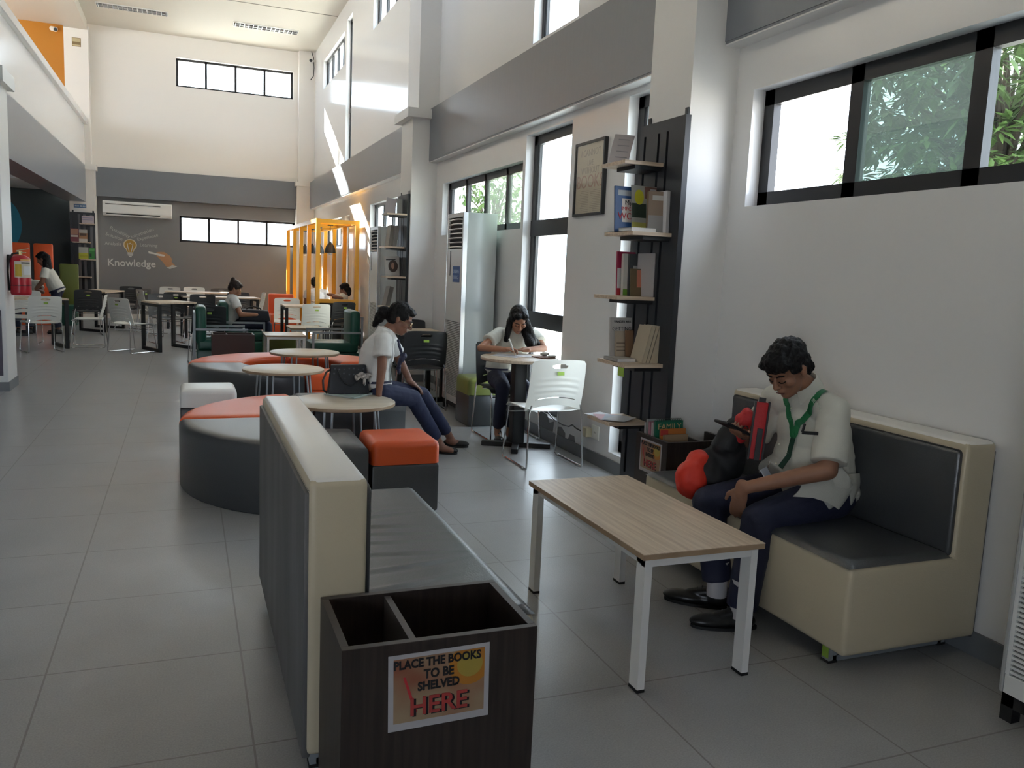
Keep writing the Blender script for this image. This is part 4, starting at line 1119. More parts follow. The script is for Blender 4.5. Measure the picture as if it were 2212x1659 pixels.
m = MB(o); m.box(-1.787, -1.76, ey - .03, ey + .03, 1.38, 1.46); m.box(-1.787, -1.69, ey - .01, ey + .01, 1.435, 1.45); m.build('wall_bracket', BMETAL, t)

# ---------------------------------------------------------------- framed poster, outlet, cable, wall patches
t = thing('framed_poster', 'black-framed cream poster with the word BOOKS on the right wall', 'picture', (3.05, 6.12, 1.98)); o = t.location
y0, y1, z0, z1 = 5.86, 6.385, 1.982, 2.572
m = MB(o); f = .02
m.box(3.018, 3.05, y0, y1, z0, z0 + f); m.box(3.018, 3.05, y0, y1, z1 - f, z1); m.box(3.018, 3.05, y0, y0 + f, z0 + f, z1 - f); m.box(3.018, 3.05, y1 - f, y1, z0 + f, z1 - f); m.build('frame', BPLAST, t)
m = MB(o); m.box(3.034, 3.049, y0 + f, y1 - f, z0 + f, z1 - f); pp = m.build('poster', mat('cream_poster', (.74, .64, .44), .5), t)
FAD = cmat((.46, .38, .26)); TERRA = cmat((.58, .36, .24))
for tx, s, dz, mm in (('I CANNOT', .075, .50, FAD), ('LIVE', .06, .42, FAD), ('WITHOUT', .07, .36, FAD), ('BOOKS', .15, .27, TERRA)):
    text_part('lettering', tx, s, mm, pp, (-.0175, 0, dz), FACE_NX, xs=.95)
m = MB(o); rr = random.Random(4)
for c in range(2):
    for k in range(13): m.box(3.0335, 3.0341, y0 + .06 + (1 - c) * .21, y0 + .06 + (1 - c) * .21 + rr.uniform(.12, .19), z0 + .035 + k * .0135, z0 + .039 + k * .0135)
m.build('small_print', FAD, pp)
m = MB(o); m.box(3.0225, 3.024, y0 + f, y1 - f, z0 + f, z1 - f); m.build('glazing', glass_mat('picture_glass', (.96, .96, .96), .10), t)
t = thing('wall_socket', 'white wall socket low on the right wall with a beige adapter', 'socket', (3.05, 5.80, .22)); o = t.location
m = MB(o); m.box(3.041, 3.05, 5.735, 5.865, .20, .315, bev=.004); m.build('face_plate', WPLAST, t)
m = MB(o)
for y in (5.78, 5.80): m.box(3.0405, 3.0415, y, y + .005, .25, .265)
m.build('slots', DARK, t)
t = thing('power_adapter', 'beige plug adapter in the wall socket, black cable running left', 'adapter', (3.015, 5.89, .22)); o = t.location
m = MB(o); m.box(2.985, 3.041, 5.845, 5.915, .21, .285, bev=.006); m.build('plug_body', cmat((.50, .46, .32)), t)
m = MB(o); m.tube([(3.0, 5.915, .245), (2.99, 5.96, .245), (2.985, 6.02, .25), (2.985, 6.1, .265), (2.985, 6.16, .24), (2.99, 6.3, .228), (3.0, 6.5, .235), (3.015, 6.7, .28), (3.02, 6.85, .33), (3.03, 7.0, .36)], .006, 7); m.build('cable', BPLAST, t, True)
pm = mat('bare_grey_plaster', (.21, .21, .215), .7)
mb = MB((3.05, 6.5, .1))
for pts in (((6.95, .10), (6.62, .10), (6.60, .2), (6.7, .17), (6.76, .235), (6.9, .245), (6.97, .2)), ((6.55, .1), (6.36, .1), (6.36, .14), (6.44, .18), (6.56, .16)), ((6.30, .1), (6.16, .1), (6.18, .15), (6.27, .15))):
    mb.prism(pts, 'x', 3.048, 3.0508)
struct(mb.build('wall_right_bare_patches', pm))

# ---------------------------------------------------------------- chalk-style mural on the back wall
t = thing('wall_mural', 'chalk-style mural of a light bulb, words and a hand on the dark grey wall', 'mural', (-1.1, 22.1, 1.3)); o = t.location
yw = 22.1
def rel(x, z, d=-.003): return (x - o.x, d, z - o.z)
for tx, s, x, z, a in (('Knowledge', .235, -1.21, 1.325, 0), ('Information', .115, -.965, 2.06, 24), ('Experience', .108, -.85, 1.965, 16), ('Learning', .115, -.83, 1.775, 0), ('Possibility', .12, -1.455, 2.05, -25), ('Solution', .115, -1.58, 1.945, -18), ('Analysis', .11, -1.61, 1.775, 0)):
    text_part('lettering', tx, s, CHALK if s > .2 else mat('faint_chalk_paint', (.44, .44, .42), .8), t, rel(x, z), (PI / 2, R(-a), 0), bold=.003 if s > .2 else .0006)
def bulb_outline(k):
    P = []
    for i in range(25):
        a = R(-50) + i * R(280) / 24
        P.append((-1.238 + .135 * k * math.cos(a), 1.765 + .125 * k * math.sin(a)))
    return [(-1.238 + .06 * k, 1.59)] + P + [(-1.238 - .06 * k, 1.59)]
m = MB(o); m.prism(bulb_outline(1.1), 'y', yw - .002, yw); m.build('bulb_outline', cmat((.62, .55, .40)), t)
m = MB(o); m.prism(bulb_outline(.92), 'y', yw - .003, yw - .002); m.build('bulb_glass', cmat((.38, .22, .03)), t)
m = MB(o); m.tube([(-1.26, yw - .004, 1.60), (-1.29, yw - .004, 1.72), (-1.30, yw - .004, 1.80), (-1.26, yw - .004, 1.78), (-1.238, yw - .004, 1.81), (-1.21, yw - .004, 1.78), (-1.175, yw - .004, 1.80), (-1.19, yw - .004, 1.72), (-1.215, yw - .004, 1.60)], .009, 6); m.build('filament', CHALK, t)
m = MB(o)
for k, w in enumerate((.058, .06, .05, .03)): m.box(-1.238 - w, -1.238 + w, yw - .003, yw, 1.565 - k * .028, 1.585 - k * .028)
m.build('bulb_cap', CHALK, t)
m = MB(o); m.prism([(-.66, 1.615), (-.58, 1.63), (-.48, 1.63), (-.36, 1.55), (-.31, 1.47), (-.32, 1.40), (-.225, 1.30), (-.36, 1.255), (-.44, 1.28), (-.52, 1.39), (-.66, 1.53), (-.64, 1.565)], 'y', yw - .002, yw); m.build('hand', cmat((.46, .24, .12)), t)
m = MB(o); m.prism([(-.31, 1.33), (-.19, 1.29), (-.36, 1.225), (-.44, 1.26), (-.36, 1.28)], 'y', yw - .003, yw - .002); m.build('cuff', cmat((.5, .5, .48)), t)
m = MB(o); m.prism([(-.84, 1.635), (-.83, 1.58), (-.71, 1.565), (-.60, 1.53), (-.48, 1.52), (-.47, 1.56), (-.6, 1.585), (-.71, 1.605)], 'y', yw - .004, yw - .003); m.build('chalk_stick', cmat((.66, .64, .6)), t)
# blue disc on the teal wall
t = thing('wall_disc', 'large blue disc painted on the dark far left wall', 'mural', (-3.95, 22.05, 2.1)); o = t.location
m = MB(o); m.prism([(-3.95 + .46 * math.cos(k * PI / 24), 2.09 + .62 * math.sin(k * PI / 24)) for k in range(48)], 'y', 22.046, 22.05); m.build('disc', cmat((.005, .19, .30), .5), t)
text_part('lettering', 'e', .25, cmat((.5, .55, .5)), t, (.2, -.006, 0), FACE_NY)

# ---------------------------------------------------------------- booth benches in the dark far-left corner
for k, (l, x, c, z) in enumerate((('orange high-backed seat behind the extinguisher, far left', -3.25, ORANGEL, 1.68), ('orange high-backed seat behind the standing girl', -2.76, ORANGEL, 1.68), ('olive high-backed seat right of the orange ones in the dark corner', -2.29, OLIVEL, 1.28))):
    t = thing('high_back_seat', l, 'seat', (x, 19.9, 0), 0, 'high-backed seats in the far left corner'); o = t.location
    w = .28 if k == 0 else .2
    m = MB(o); m.box(x - w, x + w * .8, 19.9, 20.0, .3, z, bev=.03); m.build('backrest', c, t, True)
    m = MB(o); m.box(x - w, x + w * .8, 19.45, 19.9, .0, .42, bev=.03); m.build('seat', DGREENL if k == 2 else c, t, True)
# far-right low storage under the booth end
t = thing('book_rack', 'small low rack of brown boxes and books in front of the yellow booth end', 'rack', (2.82, 15.1, 0)); o = t.location
m = MB(o); m.box(2.66, 2.98, 14.98, 15.28, .0, .03); m.box(2.66, 2.98, 14.98, 15.28, .34, .36); m.box(2.66, 2.68, 14.98, 15.28, 0, .36); m.box(2.96, 2.98, 14.98, 15.28, 0, .36); m.build('shelf_frame', REDWENGE, t)
m = MB(o); m.box(2.70, 2.77, 15.0, 15.2, .03, .3); m.build('box', cmat((.35, .09, .03)), t)
m = MB(o); m.box(2.79, 2.94, 15.0, 15.2, .03, .25); m.build('box', cmat((.4, .3, .2)), t)
t = thing('orange_bench', 'orange upholstered bench left of the yellow booth', 'bench', (1.92, 17.9, 0)); o = t.location
m = MB(o); m.box(1.62, 2.14, 17.6, 18.15, 0, .44, bev=.03); m.build('seat', ORANGEL, t, True)
m = MB(o); m.box(1.62, 2.14, 18.15, 18.28, 0, .84, bev=.03); m.build('backrest', ORANGEL, t, True)
# ---------------------------------------------------------------- people: one continuous skin surface, clothes and hair as children
V = Vector
def capsule(bm, p0, p1, r0, r1, flat=None, n=14, cap=True):
    """tapered limb; flat=(side_vector, factor) widens the section along a side"""
    p0, p1 = V(p0), V(p1); d = p1 - p0
    if d.length < 1e-6: d = V((0, 0, 1e-4))
    t = d.normalized(); a = t.orthogonal().normalized() if not flat else (V(flat[0]) - t * t.dot(V(flat[0]))).normalized()
    b = t.cross(a); k = flat[1] if flat else 1.0
    rings = []
    prof = []
    if cap:
        for i in range(1, 4): prof.append((-r0 * math.cos(i * PI / 6) if i < 3 else 0, r0 * math.sin(i * PI / 6), 0))
        for i in range(3, 6): prof.append((r1 * math.cos(i * PI / 6 - 0) * -1 if i > 3 else 0, r1 * math.sin(i * PI / 6), 1))
    else: prof = [(0, r0, 0), (0, r1, 1)]
    for off, r, e in prof:
        c = (p1 if e else p0) + t * off
        rings.append([bm.verts.new(c + (a * math.cos(2 * PI * j / n) * k + b * math.sin(2 * PI * j / n)) * r) for j in range(n)])
    for A, B in zip(rings, rings[1:]):
        for j in range(n): bm.faces.new((A[j], A[(j + 1) % n], B[(j + 1) % n], B[j]))
    if cap:
        for R_, c in ((rings[0], p0 - t * r0), (rings[-1], p1 + t * r1)):
            v = bm.verts.new(c)
            for j in range(n):
                f = (R_[(j + 1) % n], R_[j], v) if R_ is rings[0] else (R_[j], R_[(j + 1) % n], v)
                bm.faces.new(f)
    else: bm.faces.new(rings[0][::-1]); bm.faces.new(rings[-1])
def blob(name, prims, voxel, m, origin, parent=None, smooth=2, noise_amp=0, noise_sc=12, cut=None):
    bm = bmesh.new()
    for p in prims:
        if p[0] == 'c': capsule(bm, *p[1:5], flat=p[5] if len(p) > 5 else None)
        elif p[0] == 't': capsule(bm, *p[1:5], flat=p[5] if len(p) > 5 else None, cap=False, n=20)
        else:
            b = bmesh.new(); bmesh.ops.create_icosphere(b, subdivisions=3, radius=1)
            for v in b.verts: v.co = V((v.co.x * p[2][0], v.co.y * p[2][1], v.co.z * p[2][2]))
            M_ = Matrix.Translation(V(p[1])) @ (p[3].to_4x4() if len(p) > 3 and p[3] else Matrix.Identity(4))
            bmesh.ops.transform(b, matrix=M_, verts=b.verts); sub_bm(bm, b)
    bmesh.ops.recalc_face_normals(bm, faces=bm.faces[:])
    me = bpy.data.meshes.new('tmp'); bm.to_mesh(me); bm.free()
    tmp = bpy.data.objects.new('tmp', me); COL.objects.link(tmp)
    md = tmp.modifiers.new('r', 'REMESH'); md.mode = 'VOXEL'; md.voxel_size = voxel; md.adaptivity = 0
    bpy.context.view_layer.update()
    me2 = bpy.data.meshes.new_from_object(tmp.evaluated_get(bpy.context.evaluated_depsgraph_get()))
    bpy.data.objects.remove(tmp); bpy.data.meshes.remove(me)
    bm = bmesh.new(); bm.from_mesh(me2); bpy.data.meshes.remove(me2)
    for _ in range(smooth): bmesh.ops.smooth_vert(bm, verts=bm.verts[:], factor=.5, use_axis_x=True, use_axis_y=True, use_axis_z=True)
    if noise_amp:
        bm.normal_update()
        for v in bm.verts:
            q = v.co * noise_sc
            nn = noise.noise(q) + .5 * noise.noise(q * 2.3 + V((3, 1, 7)))
            v.co += v.normal * nn * noise_amp
    if cut:
        for co, no in cut:
            bmesh.ops.bisect_plane(bm, geom=bm.verts[:] + bm.edges[:] + bm.faces[:], plane_co=V(co), plane_no=V(no), clear_outer=True)
    origin = V(origin)
    bmesh.ops.translate(bm, verts=bm.verts, vec=-origin)
    me = bpy.data.meshes.new(name); bm.to_mesh(me); bm.free()
    return link(name, me, m, origin if parent is None else (0, 0, 0), parent, True, auto=False)

def axes(f, u):
    f = V(f).normalized(); u = (V(u) - f * f.dot(V(u))).normalized(); s = f.cross(u)     # s = the person's right
    return f, u, s
def rotm(f, u, s): return Matrix((s, f, u)).transposed()          # local x=right, y=forward, z=up
def head_prims(c, f, u, k=1.0, ears=True):
    f, u, s = axes(f, u); R_ = rotm(f, u, s); c = V(c)
    def P(x, y, z): return c + (s * x + f * y + u * z) * k
    E_ = lambda x, y, z, rx, ry, rz: ('e', P(x, y, z), (rx * k, ry * k, rz * k), R_)
    pr = [E_(0, -.012, .035, .074, .094, .086), E_(0, .022, -.045, .058, .062, .072), E_(0, .058, -.098, .026, .024, .018), E_(0, .04, -.085, .042, .042, .03),
          ('c', P(0, .090, .012), P(0, .108, -.026), .008 * k, .0125 * k), E_(.012, .098, -.032, .009, .01, .008), E_(-.012, .098, -.032, .009, .01, .008),
          E_(0, .083, -.060, .024, .013, .007), E_(0, .081, -.072, .021, .013, .008), E_(.03, .076, .022, .024, .013, .010), E_(-.03, .076, .022, .024, .013, .010),
          E_(.040, .056, -.022, .026, .026, .026), E_(-.040, .056, -.022, .026, .026, .026), E_(.032, .078, .002, .014, .008, .008), E_(-.032, .078, .002, .014, .008, .008)]
    if ears: pr += [E_(.076, -.008, -.008, .010, .018, .031), E_(-.076, -.008, -.008, .010, .018, .031), E_(.082, -.014, .006, .008, .012, .016), E_(-.082, -.014, .006, .008, .012, .016)]
    return pr, P, R_
def hand_prims(w, d, n, curl=.5, k=1.0, side=1, thumb_close=.5):
    """w wrist, d finger direction, n palm normal; side=+1 puts the thumb along d x n"""
    d = V(d).normalized(); n = (V(n) - d * d.dot(V(n))).normalized(); t = d.cross(n) * side; w = V(w)
    R_ = Matrix((t, d, n)).transposed()
    pr = [('e', w + d * .045 * k, (.038 * k, .05 * k, .015 * k), R_), ('c', w - d * .02, w + d * .03 * k, .024 * k, .026 * k, (t, 1.15))]
    for i, (off, L) in enumerate(((.029, .070), (.0095, .078), (-.0105, .073), (-.029, .058))):
        L *= k; p = w + d * (.083 - abs(i - 1.3) * .004) * k + t * off * k; a = curl * (.75 + .12 * i)
        dd = d.copy(); q = p
        for j, fr in enumerate((.45, .30, .25)):
            aj = a * (.55, 1.0, .8)[j]
            dd = (Matrix.Rotation(aj, 3, t) @ dd) if (Matrix.Rotation(.1, 3, t) @ d).dot(n) > d.dot(n) else (Matrix.Rotation(-aj, 3, t) @ dd)
            e = q + dd * L * fr; pr.append(('c', q, e, (.0088, .0082, .0075)[j] * k, (.0082, .0075, .0065)[j] * k)); q = e
    b = w + d * .022 * k + t * .028 * k
    m1 = b + (d * .6 + t * .65 + n * .35 * thumb_close).normalized() * .036 * k; m2 = m1 + (d * .85 + t * (.35 - .5 * thumb_close) + n * .55 * thumb_close).normalized() * .034 * k
    pr += [('c', b, m1, .0125 * k, .0105 * k), ('c', m1, m2, .0105 * k, .0085 * k)]
    return pr
SKIN = lambda nm, c: mat(nm, c, .48, noise_s=25, noise_a=.07)
SK1 = SKIN('brown_skin', (.30, .145, .085)); SK2 = SKIN('deep_brown_skin', (.215, .095, .058)); SK3 = SKIN('warm_brown_skin', (.36, .165, .095))
HAIRM = mat('black_hair', (.006, .005, .005), .55, spec=.22, bump=.6, bump_s=90, stretch=(1, 1, .35))
HAIRB = mat('dark_brown_hair', (.026, .015, .011), .5, spec=.3, bump=.5, bump_s=90, stretch=(1, 1, .35))
SHIRT = mat('off_white_cotton', (.60, .595, .53), .8, bump=.15, bump_s=300)
SHIRTW = mat('white_cotton', (.66, .66, .65), .8, bump=.15, bump_s=300)
NAVY = mat('navy_trouser_cloth', (.012, .015, .042), .75, bump=.2, bump_s=250)
NAVYB = mat('navy_ribbon', (.015, .017, .05), .6)
LEATHER = mat('black_shoe_leather', (.010, .010, .010), .33)
SOCK = mat('white_sock', (.55, .53, .54), .8)

def torso_prims(P, C, N, sd, w0, w1, ex=0.0):
    P, C, N = V(P), V(C), V(N)
    f = [('c', P, P.lerp(C, .5), .115 * w0 + ex, .108 * w0 + ex, (sd, 1.32)), ('c', P.lerp(C, .5), C, .108 * w0 + ex, .112 * w1 + ex, (sd, 1.36)), ('c', C, C.lerp(N, .72), .112 * w1 + ex, .072 + ex, (sd, 1.3))]
    return f
def person(J, label, skin, voxel=.007, k=1.0, wb=1.0, wc=1.0, hands=True, group=None, base=None, kh=1.0):
    base = base or (J['P'][0], J['P'][1], 0)
    sd = (V(J['SR']) - V(J['SL'])).normalized()
    pr, HP, HR_ = head_prims(J['c'], J['f'], J['u'], kh)
    c, N = V(J['c']), V(J['N'])
    hb = HP(0, -.02, -.055)
    pr += [('c', N - (hb - N) * .25, hb, .056 * k, .053 * k)]
    pr += torso_prims(J['P'], J['C'], J['N'], sd, wb, wc, -.012)
    for s in 'LR':
        S, E_, W = V(J['S' + s]), V(J['E' + s]), V(J['W' + s])
        pr += [('c', V(J['C']).lerp(N, .7), S, .06 * k, .052 * k), ('c', S, E_, .05 * k * wb, .040 * k * wb), ('c', E_, W, .041 * k * wb, .027 * k)]
        if hands and 'H' + s in J: pr += hand_prims(W, *J['H' + s])
        if 'K' + s in J:
            H, K, A = V(J['T' + s]), V(J['K' + s]), V(J['A' + s])
            pr += [('c', H, K, .08 * k * wb, .056 * k), ('c', K, K.lerp(A, .35), .054 * k, .054 * k), ('c', K.lerp(A, .35), A, .054 * k, .036 * k)]
            if 'F' + s in J: pr += [('c', A, A.lerp(V(J['F' + s]), .35) - V((0, 0, .03)), .036 * k, .034 * k), ('c', A - V((0, 0, .04)), V(J['F' + s]), .036 * k, .026 * k)]
    o = blob('person', pr, voxel, skin, base, smooth=2)
    tag(o, label, 'person', group)
    return o, HP, HR_
def eyes_brows(o, HP, HR_, base, k=1.0, hair=HAIRM, mouth=(.16, .055, .045)):
    for s in (-1, 1):
        m = MB(base)
        m.tube([HP(s * .014, .0905, -.004), HP(s * .024, .092, -.008), HP(s * .034, .089, -.008), HP(s * .045, .081, -.003)], .0024 * k, 6)
        m.build('eyelid', hair, o, True)
        m = MB(base); m.tube([HP(s * .012, .093, .022), HP(s * .028, .0935, .029), HP(s * .048, .080, .024)], .0034 * k, 6); m.build('eyebrow', hair, o, True)
    m = MB(base); m.tube([HP(-.022, .092, -.066), HP(-.01, .0955, -.0645), HP(0, .0965, -.066), HP(.01, .0955, -.0645), HP(.022, .092, -.066)], .0026 * k, 6); m.build('mouth_line', mat('lip_tone_%02d' % int(mouth[0] * 100), mouth, .5), o, True)
def ribbon(name, pts, w, m, o, base, target, off=.005, parent=None):
    from mathutils.bvhtree import BVHTree
    bmt = bmesh.new(); bmt.from_mesh(target.data); bv = BVHTree.FromBMesh(bmt); bmt.free()
    base = V(base); P = []
    n = 14
    for i in range(n * (len(pts) - 1) + 1):
        k, t = divmod(i, n); q = V(pts[k]) if t == 0 else V(pts[k]).lerp(V(pts[k + 1]), t / n)
        co, no, _, _ = bv.find_nearest(q - base)
        P.append((co + base + no * off, no))
    b = MB(base); bm = b.bm; A = []
    for i, (p, no) in enumerate(P):
        t = (P[min(i + 1, len(P) - 1)][0] - P[max(i - 1, 0)][0]).normalized(); s = t.cross(no).normalized() * w / 2
        A.append((bm.verts.new(p - s), bm.verts.new(p + s), bm.verts.new(p + s + no * .002), bm.verts.new(p - s + no * .002)))
    for a, c in zip(A, A[1:]):
        for j in range(4): bm.faces.new((a[j], a[(j + 1) % 4], c[(j + 1) % 4], c[j]))
    return b.build(name, m, parent or o)
def shoe(name, heel, toe, o, base, m=LEATHER, w=.042, h=.075, low=False, laces=False):
    h0, t0 = V(heel), V(toe); d = (t0 - h0); L = d.length; d.normalize(); s = V((-d.y, d.x, 0))
    R_ = Matrix((s, d, V((0, 0, 1)))).transposed()
    pr = [('e', h0 + d * L * .68 + V((0, 0, .028)), (w, L * .36, .030), R_), ('e', h0 + d * .055 + V((0, 0, .034)), (w * .82, .062, .036), R_), ('c', h0 + d * .05 + V((0, 0, .028)), h0 + d * L * .7 + V((0, 0, .026)), w * .66, w * .72)]
    if not low: pr += [('c', h0 + d * .055 + V((0, 0, .03)), h0 + d * .06 + V((0, 0, h)), w * .85, w * .82), ('c', h0 + d * .07 + V((0, 0, h * .85)), h0 + d * L * .62 + V((0, 0, .045)), w * .62, w * .5)]
    sh = blob(name, pr, .0055, m, base, o, 2, cut=[((0, 0, .004), (0, 0, -1))])
    b = MB(base); b.prism([tuple((h0 + d * (L * .5 + (L * .53) * math.cos(a) - .006) + s * (w * 1.02) * math.sin(a) * (1 + .12 * math.cos(a)))[:2]) for a in [i * PI / 12 for i in range(24)]], 'z', 0, .013); b.build('sole', RUBBER, sh)
    if laces:
        b = MB(base)
        for k in range(3):
            q = h0 + d * (L * .42 + k * .022) + V((0, 0, h * .98 - k * .012)); b.tube([q - s * .022, q + V((0, 0, .006)), q + s * .022], .003, 5)
        b.build('laces', RUBBER, sh)
    return sh
def collar(o, base, N, C, ax_up, front, m, r=.062, h=.045):
    N = V(N); u = V(ax_up).normalized(); f = (V(front) - u * u.dot(V(front))).normalized(); s = f.cross(u)
    def fn(uu, v):
        a = lerp(R(18), R(342), uu)
        rr = r * (1.02 + .22 * v); dz = h * (.55 - v) - .018 * v * abs(math.cos(a / 2)) ** 4
        drop = -.028 * max(0, math.cos(a)) * (1 if v > 0 else 1)
        return N + (f * math.cos(a) * 1.0 + s * math.sin(a) * 1.08) * rr + u * (dz + drop)
    b = MB(base); sub_bm(b.bm, grid_mesh(40, 5, fn, None, .003)); return b.build('collar', m, o, True)

# --- the seated young man on the right sofa
base = (2.72, 3.0, 0)
J = dict(P=(2.775, 2.995, .575), C=(2.70, 2.99, .855), N=(2.635, 2.98, 1.035), c=(2.50, 2.955, 1.125), f=(-.80, -.17, -.56), u=(-.55, -.10, .83),
         SL=(2.655, 2.815, .955), EL=(2.565, 2.725, .715), WL=(2.258, 2.90, .605), SR=(2.625, 3.17, .955), ER=(2.555, 3.235, .74), WR=(2.425, 3.12, .80),
         TL=(2.76, 2.885, .545), KL=(2.325, 2.845, .475), AL=(2.245, 2.82, .10), TR=(2.76, 3.10, .545), KR=(2.255, 3.125, .48), AR=(2.275, 3.04, .11),
         HL=((.03, .22, -.95), (.85, .45, .1), .32, 1.02, -1, .3), HR=((-.75, -.35, .10), (-.05, -.2, .95), .9, 1.0, -1, .9))
man, HP, HR_ = person(J, 'young man in a white short-sleeved shirt seated on the sofa, looking at his phone', SK1, .0058, 1.0, 1.06, 1.04, base=base)
eyes_brows(man, HP, HR_, base)
E_ = lambda x, y, z, rx, ry, rz: ('e', HP(x, y, z), (rx, ry, rz), HR_)
blob('hair', [E_(0, -.022, .055, .086, .098, .086), E_(0, -.055, .005, .078, .058, .075), E_(.0, .045, .085, .066, .058, .040), E_(.045, .055, .070, .035, .045, .032), E_(-.045, .055, .070, .035, .045, .032), E_(0, .078, .060, .05, .030, .026),
              E_(.068, .01, .035, .016, .045, .035), E_(-.068, .01, .035, .016, .045, .035), E_(.072, -.045, -.005, .014, .035, .045), E_(-.072, -.045, -.005, .014, .035, .045)], .005, HAIRM, base, man, 1, .008, 42)
sd = V((-.05, 1, 0))
pr = torso_prims(J['P'], J['C'], J['N'], sd, 1.2, 1.14, .012)
pr += [('e', (2.70, 2.99, .70), (.15, .185, .13), None), ('e', (2.80, 2.995, .57), (.13, .20, .10), None)]
for S, E2, s in ((J['SL'], J['EL'], 1), (J['SR'], J['ER'], 1)):
    S, E2 = V(S), V(E2); d = (E2 - S)
    pr += [('c', V(J['C']).lerp(V(J['N']), .62), S, .082, .07), ('t', S - d * .05, S + d * .88, .066, .079)]
    pr += [('e', S, (.07, .07, .07), None)]
# shirt tails over the lap
pr += [('t', (2.72, 2.86, .66), (2.60, 2.845, .565), .11, .095, ((0, 1, 0), 1.0)), ('t', (2.70, 3.05, .66), (2.56, 3.05, .59), .10, .10, ((0, 1, 0), 1.2))]
shirt = blob('shirt', pr, .0078, SHIRT, base, man, 3, .0045, 13)
# pointed side tail of the shirt hanging over the near hip
b = MB(base)
HEM = [(2.46, 2.805, .585), (2.54, 2.772, .583), (2.61, 2.756, .562), (2.675, 2.758, .525), (2.70, 2.762, .545), (2.745, 2.772, .588), (2.77, 2.785, .53), (2.83, 2.83, .525)]
TOP = [(2.50, 2.80, .66), (2.55, 2.785, .665), (2.61, 2.775, .67), (2.67, 2.775, .67), (2.70, 2.778, .67), (2.75, 2.79, .67), (2.79, 2.80, .67), (2.86, 2.84, .66)]
def tail(u, v):
    x = u * 7; i = min(6, int(x)); f = x - i
    t = V(TOP[i]).lerp(V(TOP[i + 1]), f); h = V(HEM[i]).lerp(V(HEM[i + 1]), f)
    return t.lerp(h, v) + V((0, -.014 * math.sin(v * PI), 0))
sub_bm(b.bm, grid_mesh(28, 8, tail, None, .004)); b.build('shirt_tail', SHIRT, man, True)
collar(man, base, (2.612, 2.978, 1.048), J['C'], (-.50, -.05, .86), (-1, -.12, -.3), SHIRT, .066, .062)
GLAN = mat('green_lanyard', (.012, .16, .055), .5)
ly = ribbon('lanyard', [(2.66, 2.88, 1.06), (2.60, 2.87, 1.01), (2.54, 2.885, .93), (2.49, 2.92, .86), (2.45, 2.945, .80)], .029, GLAN, man, base, shirt, .007)
ribbon('lanyard_strap', [(2.56, 3.04, 1.0), (2.52, 3.0, .93), (2.48, 2.965, .86), (2.45, 2.945, .80)], .027, GLAN, man, base, shirt, .008, ly)
ribbon('lanyard_end', [(2.45, 2.945, .80), (2.44, 2.945, .755), (2.43, 2.945, .72)], .028, mat('dark_green_webbing', (.01, .05, .03), .6), man, base, shirt, .006, ly)
text_part('lettering', 'SCIENCE', .022, cmat((.55, .6, .5)), ly, V((2.575, 2.828, .975)) - V(base), (R(75), R(48), R(-25)))
b = MB(base); b.obox((2.385, 2.90, .665), .004, .085, .055, rz=R(-55), ry=R(-35)); b.build('id_card', cmat((.42, .45, .52)), ly)
b = MB(base); b.tube([(2.42, 2.925, .72), (2.405, 2.915, .70), (2.395, 2.905, .69)], .003, 5); b.build('clip', CHROME, ly)
b = MB(base)
b.tube([(2.49, 2.806, .905), (2.475, 2.800, .87)], .006, 6); b.bar((2.475, 2.802, .868), (2.535, 2.770, .868), .008, .014); b.build('pen_clip', BPLAST, man)
for x, y, z in ((2.535, 2.93, .955), (2.47, 2.915, .80), (2.455, 2.905, .715)):
    b = MB(base); b.ell((x - .035, y - .02, z), .0055, .0055, .0055, sub=2); bt = b.build('button', cmat((.5, .48, .38)), man, True)
pr = [('c', (2.80, 2.99, .545), (2.72, 2.99, .545), .115, .12, ((0, 1, 0), 1.45))]
for s in 'LR':
    H, K, A = V(J['T' + s]), V(J['K' + s]), V(J['A' + s])
    pr += [('c', H, K, .105, .078), ('c', K, K.lerp(A, .4), .076, .072), ('t', K.lerp(A, .3), A + V((0, 0, -.01 if s == 'L' else .02)), .072, .068)]
blob('trousers', pr, .0075, NAVY, base, man, 3, .004, 14)
for s, hl, to in (('L', (2.305, 2.80, 0), (2.045, 2.895, 0)), ('R', (2.325, 3.01, 0), (2.10, 3.20, 0))):
    b = MB(base); A = V(J['A' + s]); b.tube([A + V((0, 0, .12)), A, A - V((0, 0, .05))], .047, 14); b.build('sock', SOCK, man, True)
    shoe('shoe', hl, to, man, base, w=.046, h=.085, laces=True)
b = MB(base); b.tube([(2.405 + .03 * math.cos(a), 3.10 + .01 * math.cos(a), .81 + .032 * math.sin(a)) for a in [i * PI / 8 for i in range(16)]], .003, 5, closed=True); b.build('wristband', BPLAST, man)
# phone in his right hand
t = thing('mobile_phone', 'black phone held in the right hand of the young man on the sofa', 'phone', (2.335, 3.075, .83)); o = t.location
b = MB(o); b.obox((2.328, 3.075, .838), .19, .088, .013, rz=R(8), ry=R(22), bev=.004); b.build('case', BPLAST, t)
b = MB(o); b.obox((2.3305, 3.0754, .8445), .18, .08, .001, rz=R(8), ry=R(22)); b.build('screen', mat('phone_screen', (.02, .022, .025), .08), t)
